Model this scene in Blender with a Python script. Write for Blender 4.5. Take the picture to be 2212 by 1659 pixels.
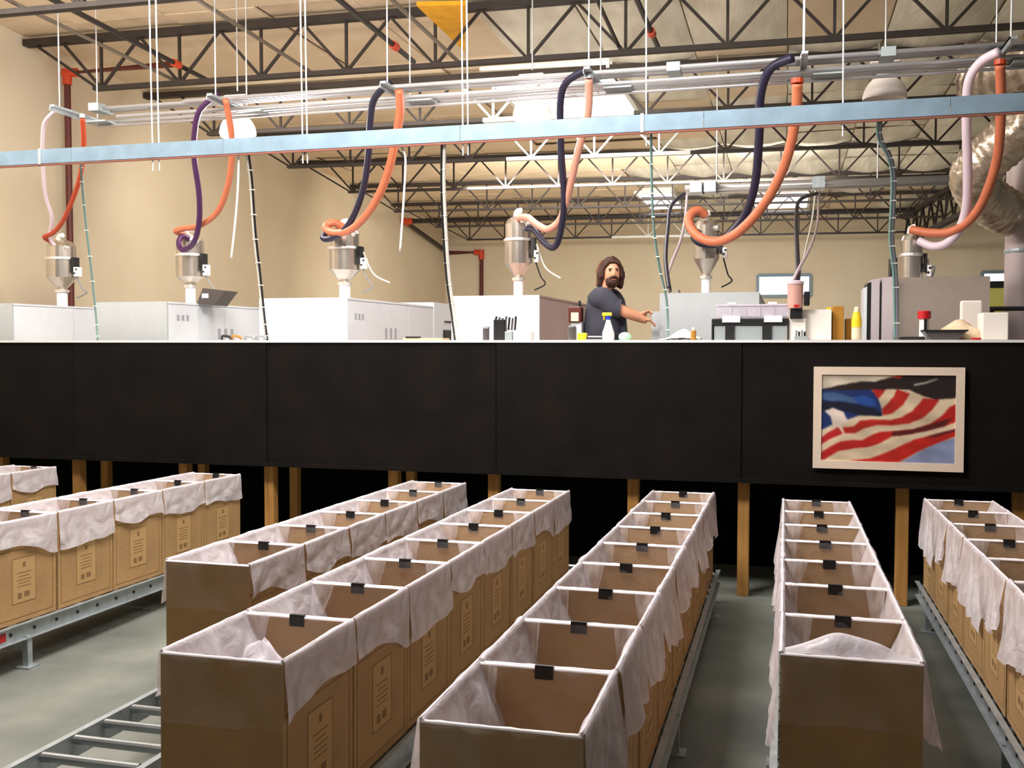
import bpy, math, random
from mathutils import Vector, Matrix, noise
R = math.radians
random.seed(7)
sc = bpy.context.scene
for o in list(bpy.data.objects): bpy.data.objects.remove(o, do_unlink=True)
C = bpy.context.scene.collection

# ------------------------------------------------------------------ camera, world, lights, exposure
F = 2200.0; YAW = R(15.0); PITCH = math.atan(89.5 / F); CAM = Vector((0, 0, 2.0))
cd = bpy.data.cameras.new('camera'); cam = bpy.data.objects.new('camera', cd); C.objects.link(cam)
cd.sensor_width = 36.0; cd.lens = F / 2212 * 36.0; cd.clip_end = 200; cd.clip_start = 0.05
cam.location = CAM; cam.rotation_euler = (R(90) - PITCH, 0, YAW)
sc.camera = cam
sc.view_settings.view_transform = 'Standard'; sc.view_settings.look = 'None'
sc.view_settings.gamma = 1; sc.view_settings.use_curve_mapping = False
sc.view_settings.exposure = 0.0
w = bpy.data.worlds.new('world'); sc.world = w; w.use_nodes = True
w.node_tree.nodes['Background'].inputs[0].default_value = (1.0, 0.93, 0.84, 1)
w.node_tree.nodes['Background'].inputs[1].default_value = 0.11

def area(name, loc, rot, sx, sy, power, col=(1, .94, .86)):
    l = bpy.data.lights.new(name, 'AREA'); l.shape = 'RECTANGLE'; l.size = sx; l.size_y = sy
    l.energy = power; l.color = col
    o = bpy.data.objects.new(name, l); C.objects.link(o); o.location = loc; o.rotation_euler = rot
    return o
def bulb(name, loc, power, col=(1, .93, .84), rad=.2):
    l = bpy.data.lights.new(name, 'POINT'); l.energy = power; l.color = col; l.shadow_soft_size = rad
    o = bpy.data.objects.new(name, l); C.objects.link(o); o.location = loc
area('near_hall_light', (-2.5, 4.7, 5.3), (0, 0, 0), 1.8, 1.2, 390, (1, .95, .92))
area('platform_fill', (-4.6, 7.0, 5.2), (R(50), 0, 0), 11, 1.0, 430, (1, .96, .92))  # unseen fill added to brighten machine fronts and left wall
area('mid_hall_fill', (-5.0, 13.2, 5.1), (R(58), 0, 0), 7, .8, 190, (1, .94, .86))  # added fill for the middle hall, turned away from the camera
area('far_hall_fill', (-3.0, 20.5, 5.1), (R(66), 0, 0), 7, .8, 700, (1, .95, .88))  # added fill facing away from the camera, lifts the back wall
for bx_ in (-6.8, -3.2): bulb('unseen_bulb', (bx_, 6.6, 5.0), 95)  # unseen bulbs added to light the deck from below
bulb('unseen_bulb', (-5.2, -.6, 5.0), 55)

_rt = Vector((math.cos(YAW), math.sin(YAW), 0))
_fw = Vector((-math.sin(YAW) * math.cos(PITCH), math.cos(YAW) * math.cos(PITCH), -math.sin(PITCH)))
_up = _rt.cross(_fw)
def ray(x, y): return _fw + _rt * ((x - 1106) / F) - _up * ((y - 829.5) / F)
def onY(x, y, Y): d = ray(x, y); return CAM + d * ((Y - CAM.y) / d.y)
def onZ(x, y, Z): d = ray(x, y); return CAM + d * ((Z - CAM.z) / d.z)
def onPl(x, y, p, n): d = ray(x, y); return CAM + d * ((Vector(p) - CAM).dot(Vector(n)) / d.dot(Vector(n)))

# ------------------------------------------------------------------ materials
MATS = {}
def srgb(c):
    return tuple(((v / 255) / 12.92 if v / 255 <= .04045 else ((v / 255 + .055) / 1.055) ** 2.4) for v in c) + (1,)
def mat(name, col, rough=.6, metal=0.0, var=0.0, vscale=8.0, bump=0.0, bscale=30.0, emit=0.0, col2=None, stretch=None, spec=.5):
    m = bpy.data.materials.new(name); m.use_nodes = True; nt = m.node_tree; b = nt.nodes['Principled BSDF']
    c = srgb(col); b.inputs['Base Color'].default_value = c
    b.inputs['Roughness'].default_value = rough; b.inputs['Metallic'].default_value = metal
    b.inputs['Specular IOR Level'].default_value = spec
    tc = nt.nodes.new('ShaderNodeTexCoord'); src = tc.outputs['Object']
    if stretch:
        mp = nt.nodes.new('ShaderNodeMapping'); mp.inputs['Scale'].default_value = stretch
        nt.links.new(src, mp.inputs[0]); src = mp.outputs[0]
    if var or col2:
        n = nt.nodes.new('ShaderNodeTexNoise'); n.inputs['Scale'].default_value = vscale; n.inputs['Detail'].default_value = 5
        nt.links.new(src, n.inputs['Vector'])
        r = nt.nodes.new('ShaderNodeValToRGB'); nt.links.new(n.outputs[0], r.inputs[0])
        r.color_ramp.elements[0].position = .32; r.color_ramp.elements[1].position = .68
        c2 = srgb(col2) if col2 else tuple(min(1, v * (1 + var)) for v in c[:3]) + (1,)
        c1 = c if col2 else tuple(v * (1 - var) for v in c[:3]) + (1,)
        r.color_ramp.elements[0].color = c1; r.color_ramp.elements[1].color = c2
        nt.links.new(r.outputs[0], b.inputs['Base Color'])
    if bump:
        n = nt.nodes.new('ShaderNodeTexNoise'); n.inputs['Scale'].default_value = bscale; n.inputs['Detail'].default_value = 4
        nt.links.new(src, n.inputs['Vector'])
        bp = nt.nodes.new('ShaderNodeBump'); bp.inputs['Strength'].default_value = bump; bp.inputs['Distance'].default_value = .02
        nt.links.new(n.outputs[0], bp.inputs['Height']); nt.links.new(bp.outputs[0], b.inputs['Normal'])
    if emit:
        b.inputs['Emission Color'].default_value = c; b.inputs['Emission Strength'].default_value = emit
    MATS[name] = m; return m
def film(name, col, lo, hi, sc_=14, bmp=.7):
    m = bpy.data.materials.new(name); m.use_nodes = True; nt = m.node_tree
    out = nt.nodes['Material Output']; b = nt.nodes['Principled BSDF']
    b.inputs['Base Color'].default_value = srgb(col); b.inputs['Roughness'].default_value = .28
    tr = nt.nodes.new('ShaderNodeBsdfTransparent'); tl = nt.nodes.new('ShaderNodeBsdfTranslucent')
    tl.inputs[0].default_value = srgb(col)
    mx = nt.nodes.new('ShaderNodeMixShader'); mx.inputs[0].default_value = .35
    nt.links.new(b.outputs[0], mx.inputs[1]); nt.links.new(tl.outputs[0], mx.inputs[2])
    n = nt.nodes.new('ShaderNodeTexNoise'); n.inputs['Scale'].default_value = sc_; n.inputs['Detail'].default_value = 6
    n.inputs['Distortion'].default_value = 1.5
    tc = nt.nodes.new('ShaderNodeTexCoord'); nt.links.new(tc.outputs['Object'], n.inputs['Vector'])
    mr = nt.nodes.new('ShaderNodeMapRange'); mr.inputs[1].default_value = .35; mr.inputs[2].default_value = .65
    mr.inputs[3].default_value = lo; mr.inputs[4].default_value = hi
    nt.links.new(n.outputs[0], mr.inputs[0])
    bp = nt.nodes.new('ShaderNodeBump'); bp.inputs['Strength'].default_value = bmp; bp.inputs['Distance'].default_value = .015
    nt.links.new(n.outputs[0], bp.inputs['Height']); nt.links.new(bp.outputs[0], b.inputs['Normal'])
    m2 = nt.nodes.new('ShaderNodeMixShader'); nt.links.new(mr.outputs[0], m2.inputs[0])
    nt.links.new(tr.outputs[0], m2.inputs[1]); nt.links.new(mx.outputs[0], m2.inputs[2])
    nt.links.new(m2.outputs[0], out.inputs['Surface'])
    MATS[name] = m; return m
mat('cardboard', (172, 136, 90), .85, var=.10, vscale=5, bump=.15, bscale=60)
mat('cardboard_inside', (150, 110, 72), .9, var=.08, vscale=4)
mat('print_brown', (134, 102, 62), .85)
mat('print_pale', (186, 150, 100), .85)
film('liner_white', (250, 246, 254), .66, .95, 6, .8)
mat('liner_edge', (250, 242, 246), .4)
film('liner_mid', (252, 246, 250), .15, .62, 4, .5)
film('liner_clear', (250, 246, 250), .03, .16, 4, .3)
mat('clip_black', (16, 16, 17), .45)
mat('galvanised', (176, 184, 188), .42, .55, var=.15, vscale=14)
mat('galvanised_blue', (124, 146, 162), .5, .15, var=.12, vscale=6)
mat('roller_steel', (150, 156, 160), .35, .7, var=.1)
mat('concrete', (96, 101, 94), .62, var=.0, vscale=1.6, col2=(132, 135, 126), bump=.08, bscale=40)
mat('platform_grey', (206, 200, 188), .7, var=.08)
mat('black_board', (14, 12, 11), .8, vscale=3, col2=(24, 19, 16), bump=.1, bscale=50, spec=.12)
mat('black_under', (10, 10, 11), .9, spec=.1)
mat('post_wood', (168, 118, 58), .75, vscale=3, col2=(196, 146, 78), stretch=(8, 8, .6), bump=.1)
mat('wall_cream', (212, 196, 168), .9, vscale=.6, col2=(220, 206, 180), bump=.06, bscale=25)
mat('deck_plywood', (206, 184, 152), .8, vscale=.9, col2=(226, 204, 176), bump=.1, bscale=8)
mat('deck_foil', (196, 188, 168), .42, .2, vscale=1.2, col2=(232, 226, 210), bump=.5, bscale=5, stretch=(2.5, .6, 1))
mat('yellow_insulation', (224, 160, 28), .85, var=.12, vscale=6)
mat('joist_paint', (44, 34, 28), .6, var=.25, vscale=6)
mat('skylit_and_frame_white', (226, 226, 220), .6)
mat('skylight_and_foil_glow', (250, 250, 255), .5, emit=7.0)
mat('window_glow', (236, 244, 255), .5, emit=1.6)
mat('window_frame', (120, 140, 152), .5)
mat('tube_alu', (206, 204, 206), .3, .6)
mat('rod_zinc', (200, 202, 204), .4, .5)
mat('lamp_glow', (255, 244, 240), .5, emit=9.0)
mat('lamp_housing', (222, 212, 206), .5)
mat('machine_white', (226, 230, 236), .45, var=.02)
mat('machine_grey', (186, 190, 192), .5, var=.03)
mat('machine_taupe', (158, 144, 134), .55, var=.04)
mat('machine_mauve', (198, 186, 190), .5)
mat('black_plastic', (22, 22, 24), .45)
mat('dark_glass', (84, 78, 78), .2)
mat('decal_grey', (170, 172, 178), .6)
mat('steel_polished', (206, 196, 184), .24, .85, var=.12, vscale=3)
mat('steel_band', (225, 220, 214), .3, .6)
mat('white_plastic', (240, 238, 238), .4)
mat('hose_orange', (192, 106, 72), .45, var=.08, vscale=20)
mat('hose_orange_dark', (176, 62, 24), .5)
mat('hose_purple', (66, 24, 74), .4)
mat('hose_navy', (25, 21, 48), .4)
mat('hose_pale', (216, 196, 206), .35)
mat('hose_grey', (176, 170, 168), .4)
mat('cable_teal', (118, 152, 148), .5)
mat('cable_white', (226, 224, 216), .5)
mat('cable_black', (24, 24, 28), .5)
mat('cable_stripe', (130, 132, 140), .5)
mat('pipe_red', (88, 30, 22), .5, var=.2)
mat('pipe_orange', (206, 70, 30), .5)
mat('pipe_dark', (36, 28, 28), .5)
mat('conduit_grey', (120, 108, 94), .5, .3)
mat('duct_foil', (206, 190, 170), .3, .8, var=.2, vscale=5, bump=1.0, bscale=9)
mat('duct_pale', (212, 196, 196), .5, .2)
mat('worktop', (236, 234, 232), .5)
mat('skin', (214, 150, 118), .55, var=.05)
mat('hair_brown', (62, 32, 20), .7, bump=.4, bscale=60)
mat('hair_light', (120, 78, 50), .7)
mat('shirt_charcoal', (62, 62, 74), .9, bump=.3, bscale=14)
mat('jeans', (42, 48, 66), .9)
mat('eye_dark', (30, 18, 16), .3)
mat('lips', (170, 90, 80), .5)
mat('boot', (40, 30, 24), .6)
mat('yellow_plastic', (242, 206, 40), .5)
mat('red_plastic', (196, 24, 30), .4)
mat('blue_plastic', (30, 60, 170), .4)
mat('green_bag', (180, 226, 190), .5)
mat('kraft_carton', (176, 124, 40), .8)
mat('paper_white', (244, 236, 228), .7)
mat('paper_cream', (232, 214, 184), .7)
mat('amber', (170, 120, 50), .3)
mat('pink_motor', (206, 158, 146), .4)
mat('tint_grey', (150, 158, 160), .4)
mat('picture_frame', (226, 206, 186), .6, var=.03)
mat('wood_board', (214, 190, 140), .7)

# ------------------------------------------------------------------ mesh builder
ORG = {}
class MB:
    def __init__(s): s.v = []; s.f = []; s.m = []; s.cur = 0
    def add(s, vs, fs):
        k = len(s.v); s.v += [tuple(v) for v in vs]; s.f += [tuple(i + k for i in f) for f in fs]; s.m += [s.cur] * len(fs); return s
    def box(s, a, b):
        x0, y0, z0 = a; x1, y1, z1 = b
        return s.add([(x0,y0,z0),(x1,y0,z0),(x1,y1,z0),(x0,y1,z0),(x0,y0,z1),(x1,y0,z1),(x1,y1,z1),(x0,y1,z1)],
                     [(0,3,2,1),(4,5,6,7),(0,1,5,4),(1,2,6,5),(2,3,7,6),(3,0,4,7)])
    def bar(s, p, q, wx, wz):
        p = Vector(p); q = Vector(q); d = (q - p).normalized()
        u = Vector((0, 0, 1)) if abs(d.z) < .9 else Vector((0, 1, 0))
        a = d.cross(u).normalized() * wx / 2; b = a.cross(d).normalized() * wz / 2
        vs = [p-a-b, p+a-b, p+a+b, p-a+b, q-a-b, q+a-b, q+a+b, q-a+b]
        return s.add(vs, [(0,1,2,3),(4,7,6,5),(0,4,5,1),(1,5,6,2),(2,6,7,3),(3,7,4,0)])
    def tube(s, pts, r, n=8, cap=True):
        pts = [Vector(p) for p in pts]; rs = r if isinstance(r, (list, tuple)) else [r] * len(pts)
        d0 = (pts[1] - pts[0]).normalized(); u = d0.orthogonal().normalized(); k = len(s.v); vs = []; fs = []
        for i, p in enumerate(pts):
            d = (pts[min(i+1, len(pts)-1)] - pts[max(i-1, 0)]).normalized()
            u = (u - d * u.dot(d)); u = u.normalized() if u.length > 1e-6 else d.orthogonal().normalized(); w_ = d.cross(u)
            for j in range(n):
                a = 2 * math.pi * j / n; vs.append(p + (u * math.cos(a) + w_ * math.sin(a)) * rs[i])
        for i in range(len(pts) - 1):
            for j in range(n):
                fs.append((i*n+j, i*n+(j+1) % n, (i+1)*n+(j+1) % n, (i+1)*n+j))
        if cap: fs.append(tuple(reversed(range(n)))); fs.append(tuple((len(pts)-1)*n + j for j in range(n)))
        return s.add(vs, fs)
    def lathe(s, c, prof, n=20, ax='z'):
        vs = []; fs = []
        for r, z in prof:
            for j in range(n):
                a = 2*math.pi*j/n
                if ax == 'z': vs.append((c[0]+r*math.cos(a), c[1]+r*math.sin(a), c[2]+z))
                elif ax == 'x': vs.append((c[0]+z, c[1]+r*math.cos(a), c[2]+r*math.sin(a)))
                else: vs.append((c[0]+r*math.cos(a), c[1]+z, c[2]-r*math.sin(a)))
        for i in range(len(prof)-1):
            for j in range(n): fs.append((i*n+j, i*n+(j+1)%n, (i+1)*n+(j+1)%n, (i+1)*n+j))
        fs.append(tuple(reversed(range(n)))); fs.append(tuple((len(prof)-1)*n+j for j in range(n)))
        return s.add(vs, fs)
    def grid(s, fn, nu, nv, thick=0.0):
        vs = [fn(i/(nu), j/(nv)) for j in range(nv+1) for i in range(nu+1)]
        fs = [(j*(nu+1)+i, j*(nu+1)+i+1, (j+1)*(nu+1)+i+1, (j+1)*(nu+1)+i) for j in range(nv) for i in range(nu)]
        return s.add(vs, fs)
    def prism(s, pts, y0, y1, ax='y'):
        n = len(pts)
        def P(a, b, y): return (a, y, b) if ax == 'y' else ((y, a, b) if ax == 'x' else (a, b, y))
        vs = [P(a, b, y0) for a, b in pts] + [P(a, b, y1) for a, b in pts]
        fs = [tuple(range(n)), tuple(reversed(range(n, 2*n)))] + [(i, i+n, (i+1)%n+n, (i+1)%n) for i in range(n)]
        return s.add(vs, fs)
    def build(s, name, m, parent=None, smooth=False, label=None, bevel=0, mats=None):
        org = ORG.get(parent.name, Vector((0,0,0))) if parent else Vector((0,0,0))
        me = bpy.data.meshes.new(name); me.from_pydata([(v[0]-org.x, v[1]-org.y, v[2]-org.z) for v in s.v], [], s.f)
        for mm in (mats or [m]): me.materials.append(MATS[mm])
        if mats: me.polygons.foreach_set('material_index', s.m)
        if smooth: me.polygons.foreach_set('use_smooth', [True]*len(me.polygons))
        me.validate(); me.update()
        import bmesh
        bm = bmesh.new(); bm.from_mesh(me)
        bmesh.ops.recalc_face_normals(bm, faces=bm.faces)
        if bevel:
            es = [e for e in bm.edges if len(e.link_faces) == 2 and e.calc_face_angle(0) > .6]
            bmesh.ops.bevel(bm, geom=es, offset=bevel, segments=2, affect='EDGES', profile=.5)
        bm.to_mesh(me); bm.free()
        o = bpy.data.objects.new(name, me); C.objects.link(o)
        if parent: o.parent = parent
        ORG[o.name] = org.copy()
        if label: o['label'] = label
        return o
def tag(o, label, cat, group=None, kind=None):
    if label: o['label'] = label
    if cat: o['category'] = cat
    if group: o['group'] = group
    if kind: o['kind'] = kind
    return o
def thing(name, label, cat, loc, group=None, kind=None):
    o = bpy.data.objects.new(name, None); C.objects.link(o); o.location = loc; o.empty_display_size = .1
    ORG[o.name] = Vector(loc); return tag(o, label, cat, group, kind)
def struct(o): o['kind'] = 'structure'; return o
def kids(o): return [c for c in bpy.data.objects if c.parent == o]
def copy_tree(root, tree, loc, rot=None):
    r = root.copy(); C.objects.link(r); r.location = loc
    if rot is not None: r.rotation_euler = rot
    ORG[r.name] = Vector(loc)
    def rec(src, dst):
        for ch in tree.get(src.name, []):
            c = ch.copy(); C.objects.link(c); c.parent = dst; rec(ch, c)
    rec(root, r); return r
def tree_of(root):
    t = {}
    def rec(o):
        t[o.name] = [c for c in bpy.data.objects if c.parent == o]
        for c in t[o.name]: rec(c)
    rec(root); return t
def smooth_pts(P, k=6):
    P = [Vector(p) for p in P]; out = []
    for i in range(len(P)-1):
        p0 = P[max(i-1, 0)]; p1 = P[i]; p2 = P[i+1]; p3 = P[min(i+2, len(P)-1)]
        for j in range(k):
            t = j/k; out.append(.5*((2*p1)+(-p0+p2)*t+(2*p0-5*p1+4*p2-p3)*t*t+(-p0+3*p1-3*p2+p3)*t**3))
    out.append(P[-1]); return out

# ------------------------------------------------------------------ the setting
struct(MB().box((-10.4, -1.2, -.12), (5.2, 12, 0)).build('floor', 'concrete'))
ZP = 1.05                                    # level of the raised platform
LW = lambda Y: -9.6 - .0748 * (Y - 11.1)     # left wall line
wl = MB().prism([(LW(-1.2), -1.2), (LW(-1.2)-.2, -1.2), (LW(33.2)-.2, 33.4), (LW(33.2), 33.2)], 0, 6.15, 'z').build('wall_left', 'wall_cream'); struct(wl)
bx0 = Vector((LW(33.2), 33.2, 0)); bdir = Vector((math.cos(R(5)), math.sin(R(5)), 0)); bn = Vector((bdir.y, -bdir.x, 0))
a = bx0 - bdir*.3; b = bx0 + bdir*19
struct(MB().prism([(a.x, a.y), (b.x, b.y), (b.x - bn.x*.2, b.y - bn.y*.2), (a.x - bn.x*.2, a.y - bn.y*.2)], ZP-.1, 6.15, 'z').build('wall_back', 'wall_cream'))
# raised platform slab, with the dark board wall at its edge
struct(MB().box((-10.5, 8.12, ZP-.12), (7.6, 34.6, ZP)).build('floor_platform', 'platform_grey'))
struct(MB().box((-9.7, 9.3, 0), (4.6, 9.36, ZP-.12)).build('shade_sheet_under_platform', 'black_under'))  # black sheet added for the shade in the open space under the platform
YW = 8.05
gw = thing('wall_front', None, None, (0, YW, .92), kind='structure')
seams = [-9.3, onY(160, 900, YW).x, onY(577, 900, YW).x, onY(1072, 900, YW).x, onY(1602, 900, YW).x, 2.35, 4.4]
for i in range(len(seams)-1):
    MB().box((seams[i]+.003, YW-.006*(i % 2), .945), (seams[i+1]-.003, YW+.03, 2.0)).build('panel', 'black_board', gw)
MB().box((-9.3, YW-.02, .915), (4.4, YW+.035, .945)).build('bottom_rail', 'black_board', gw)
MB().box((-9.3, YW+.032, .93), (4.4, YW+.065, 2.0)).build('backing_board', 'black_under', gw)

# roof deck
ZD = 5.98
dk = thing('ceiling', None, None, (0, 15, ZD), kind='structure')
MB().box((-12.5, -1.2, ZD+.05), (8.2, 35.2, ZD+.1)).build('roof_sheet', 'deck_plywood', dk)
def blanket():
    m = MB()
    def f(u, v):
        x = (u-.5)*1.2; y = (v-.5)*3.04
        z = -.10*math.sin(math.pi*u)*(math.sin(math.pi*v)**.5 if 0 < v < 1 else 0) + .02*noise.noise(Vector((x*4, y*1.2, 3)))
        return (x, y, z)
    m.grid(f, 8, 12); return m
m = MB().box((-.607, -1.52, -.012), (.607, 1.52, .012)); pl0 = m.build('panel', 'deck_plywood'); pl0.parent = dk
bl0 = blanket().build('insulation_blanket', 'deck_foil', None, smooth=True); bl0.parent = dk
SKY = []
for (xa_, ya_), (xb_, yb_) in (((1040, 158), (1385, 246)), ((1372, 414), (1478, 446)), ((1622, 414), (1745, 444))):  # last pane is added, its glow stands for a highlight on the foil
    pa_ = onZ(xa_, ya_, ZD-.03); pb_ = onZ(xb_, yb_, ZD-.03); SKY.append(((pa_.x, pa_.y), (pb_.x, pb_.y)))
first = {0: True, 1: True}
for iy in range(12):
    yc = 0.3 + iy*3.06
    for ix in range(17):
        xc = -11.6 + ix*1.22
        if any(a_[0]-.35 < xc < b_[0]+.35 and a_[1]-1.2 < yc < b_[1]+1.2 for a_, b_ in SKY): continue
        kind = 1 if xc > -3.2 and (ix+iy) % 7 != 0 else 0
        src = bl0 if kind else pl0
        if first[kind]: o = src; first[kind] = False
        else: o = src.copy(); C.objects.link(o); o.parent = dk
        o.location = (xc, yc-15, random.uniform(-.015, .02)); o.rotation_euler = (random.uniform(-.006, .006), random.uniform(-.012, .012), 0)
for i, (a_, b_) in enumerate(SKY):
    fr = MB()
    for (p, q) in (((a_[0], a_[1]), (b_[0], a_[1])), ((b_[0], a_[1]), (b_[0], b_[1])), ((b_[0], b_[1]), (a_[0], b_[1])), ((a_[0], b_[1]), (a_[0], a_[1]))):
        fr.bar((p[0], p[1], ZD-.02), (q[0], q[1], ZD-.02), .07, .14)
    s_ = thing('window_%d' % (i+3), None, None, ((a_[0]+b_[0])/2, (a_[1]+b_[1])/2, ZD-.05), kind='structure')  # last one is no window, added for the highlight on the foil
    fr.build('skylight_and_foil_frame', 'skylit_and_frame_white', s_)
    MB().box((a_[0]+.03, a_[1]+.03, ZD-.03), (b_[0]-.03, b_[1]-.03, ZD-.01)).build('pane', 'skylight_and_foil_glow', s_)
# back wall windows
def wallwin(name, x0, y0, x1, y1, extra=None):
    n = -bn; p = bx0 + bn*.03
    P = [onPl(x, y, p, bn) for x, y in ((x0, y0), (x1, y0), (x1, y1), (x0, y1))]
    u = (P[1]-P[0]); u.z = 0; un = u.normalized(); z0 = P[3].z; z1 = P[0].z
    t = thing(name, None, None, (P[0].x, P[0].y, z0), kind='structure'); fr = MB(); wd = u.length
    A = Vector((P[0].x, P[0].y, 0)); B = A + un*wd
    for za, zb, q, r_ in ((z1, z1, A, B), (z0, z0, A, B), (z0, z1, A, A), (z0, z1, B, B)):
        fr.bar((q.x, q.y, za), (r_.x, r_.y, zb), .1, .1)
    fr.build('window_frame', 'window_frame', t)
    g = MB(); g.bar((A.x, A.y, (z0+z1)/2), (B.x, B.y, (z0+z1)/2), .03, z1-z0); g.build('pane', 'window_glow', t)
wallwin('window_1', 1637, 595, 1751, 640)
wallwin('window_2', 2122, 588, 2200, 620)

# ------------------------------------------------------------------ roof joists
ZB = 5.25
def joist(pl, ang, x_end, lab, white=None, rail=True):
    P0 = onZ(pl[0], pl[1], ZB); d = Vector((math.cos(R(ang)), math.sin(R(ang)), 0))
    Lb = (x_end - P0.x)/d.x; zt = ZD-.07
    t = thing('roof_joist', lab, 'roof joist', P0, 'open web steel joists under the roof')
    # bearing end sits on the left wall
    e = (P0.x - LW(P0.y))/d.x - .02
    m = MB(); 
    for s_ in (-.035, .035):
        o_ = Vector((-d.y, d.x, 0))*s_
        m.bar(P0-d*e+o_+Vector((0,0,zt-.02)) - Vector((0,0,P0.z)), P0+d*(Lb+.0)+o_+Vector((0,0,zt-.02-P0.z)), .055, .085)
    m.build('top_chord', 'joist_paint', t)
    m = MB()
    for s_ in (-.03, .03):
        o_ = Vector((-d.y, d.x, 0))*s_
        m.bar(P0+o_, P0+d*Lb+o_, .045, .05)
    m.build('bottom_chord', 'joist_paint', t)
    H = zt - .05 - ZB; pan = 1.12; n = int(Lb/pan)
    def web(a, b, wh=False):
        m_ = MB(); m_.bar(a, b, .032, .032); m_.build('web', 'skylit_and_frame_white' if wh else 'joist_paint', t)
    up = Vector((0, 0, H))
    web(P0-d*(e-.15)+up, P0+d*.05)
    for k in range(n+1):
        q = P0 + d*(.1 + k*pan)
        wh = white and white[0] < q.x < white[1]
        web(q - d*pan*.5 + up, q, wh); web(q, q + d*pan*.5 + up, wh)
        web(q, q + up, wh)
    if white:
        MB().bar(P0+d*((white[0]-P0.x)/d.x)+Vector((0,0,-.004)), P0+d*((white[1]-P0.x)/d.x)+Vector((0,0,-.004)), .115, .062).build('skylit_chord_length', 'skylit_and_frame_white', t, label='skylight coloured white onto a length of chord')
    return t
JL = [((-60, 35), 1.2, 4.4, 'dark steel roof joist nearest the camera, cut by the top edge of the photo'),
      ((205, 192), 1.2, 4.6, 'dark steel roof joist crossing just above and behind the bundle of conveying tubes'),
      ((450, 290), 2.2, 4.6, 'dark steel roof joist passing below the large skylight, just above the blue-grey channel'),
      ((622, 361), 3.6, 4.4, 'dark steel roof joist with skylight coloured onto its middle, first one seen below the channel'),
      ((753, 415), 4.4, 4.2, 'dark steel roof joist, second one seen below the blue-grey channel'),
      ((852, 457), 5.0, 4.0, 'dark steel roof joist, third one seen below the channel, third from the back wall'),
      ((941, 490), 5.0, 3.9, 'dark steel roof joist, next to last before the cream back wall'),
      ((1008, 518), 5.0, 3.7, 'dark steel roof joist closest to the back wall, skylight coloured onto its middle')]
WH = [None, None, (-4.3, -2.1), (-4.8, -1.6), None, None, None, (-5.2, -2.7)]  # white stretches are skylight painted onto chords and webs
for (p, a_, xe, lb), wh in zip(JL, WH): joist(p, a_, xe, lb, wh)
# joist girder carrying their right ends
gd = Vector((math.sin(R(-4.2)), math.cos(R(-4.2)), 0)); g0 = Vector((3.45, 33.0, 0)) ; 
t = thing('joist_girder', 'dark steel girder truss running front to back at right, behind the foil duct', 'girder', (3.45, 33, ZB-.25))
g1 = g0 - gd*21
for z, nm in ((ZB-.25, 'bottom_chord'), (ZD-.2, 'top_chord')):
    m = MB()
    for s_ in (-.06, .06): m.bar((g0.x+s_, g0.y, z), (g1.x+s_, g1.y, z), .08, .1)
    m.build(nm, 'joist_paint', t)
for k in range(20):
    a_ = g0 - gd*k*1.05; b_ = g0 - gd*(k+.5)*1.05; c_ = g0 - gd*(k+1)*1.05
    MB().bar((a_.x, a_.y, ZB-.25), (b_.x, b_.y, ZD-.2), .05, .05).build('web', 'joist_paint', t)
    MB().bar((b_.x, b_.y, ZD-.2), (c_.x, c_.y, ZB-.25), .05, .05).build('web', 'joist_paint', t)
# sprinkler branches and conduits running front to back through the joists
def run(name, pa, pb, z, r, m, lab, cat, z2=None, fit=None):
    a_ = onZ(pa[0], pa[1], z); b_ = onZ(pb[0], pb[1], z2 or z); a2 = a_ + (a_-b_)*.35
    t = thing(name, lab, cat, a_); MB().tube([a2, a_, b_], r, 8).build('pipe', m, t)
    if fit:
        for f in fit: q = a_.lerp(b_, f); MB().tube([q-(b_-a_).normalized()*.07, q+(b_-a_).normalized()*.07], r*1.6, 8).build('coupling', 'pipe_orange', t, label='orange coupling')
    return t
run('sprinkler_pipe', (154, 20), (450, 174), 5.42, .03, 'pipe_dark', 'dark sprinkler branch pipe with orange coupling, leftmost under the roof', 'pipe', fit=[.72])
run('sprinkler_pipe', (733, 0), (894, 134), 5.42, .03, 'pipe_dark', 'dark sprinkler branch pipe with orange coupling, left of the yellow insulation', 'pipe', fit=[.7])
run('sprinkler_pipe', (1376, 0), (1425, 110), 5.42, .03, 'pipe_dark', 'dark sprinkler branch pipe with orange coupling, right of the large skylight', 'pipe', fit=[.6])
run('bridging_bar', (80, 30), (378, 174), 5.33, .022, 'conduit_grey', 'grey bridging bar below the joists, leftmost of the diagonal bars', 'steel bar')
run('bridging_bar', (428, 0), (669, 154), 5.33, .022, 'conduit_grey', 'grey bridging bar below the joists, between the two left sprinkler pipes', 'steel bar')
run('bridging_bar', (847, 0), (991, 134), 5.33, .022, 'conduit_grey', 'grey bridging bar crossing just left of the yellow insulation', 'steel bar')
run('bridging_bar', (1290, 0), (1345, 118), 5.33, .022, 'joist_paint', 'dark bridging bar above the large skylight, beside the sprinkler pipe', 'steel bar')
# yellow insulation triangle
P = [onZ(x, y, ZD-.30) for x, y in ((900, 13), (1006, 11), (1004, 112))]
m = MB(); m.add([P[0], P[1], P[2], P[0]+Vector((0,0,.05)), P[1]+Vector((0,0,.05)), P[2]+Vector((0,0,.05))], [(0,1,2), (5,4,3), (0,3,4,1), (1,4,5,2), (2,5,3,0)])
tag(m.build('insulation_panel', 'yellow_insulation'), 'bright yellow triangular piece of insulation under the roof', 'insulation')

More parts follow.
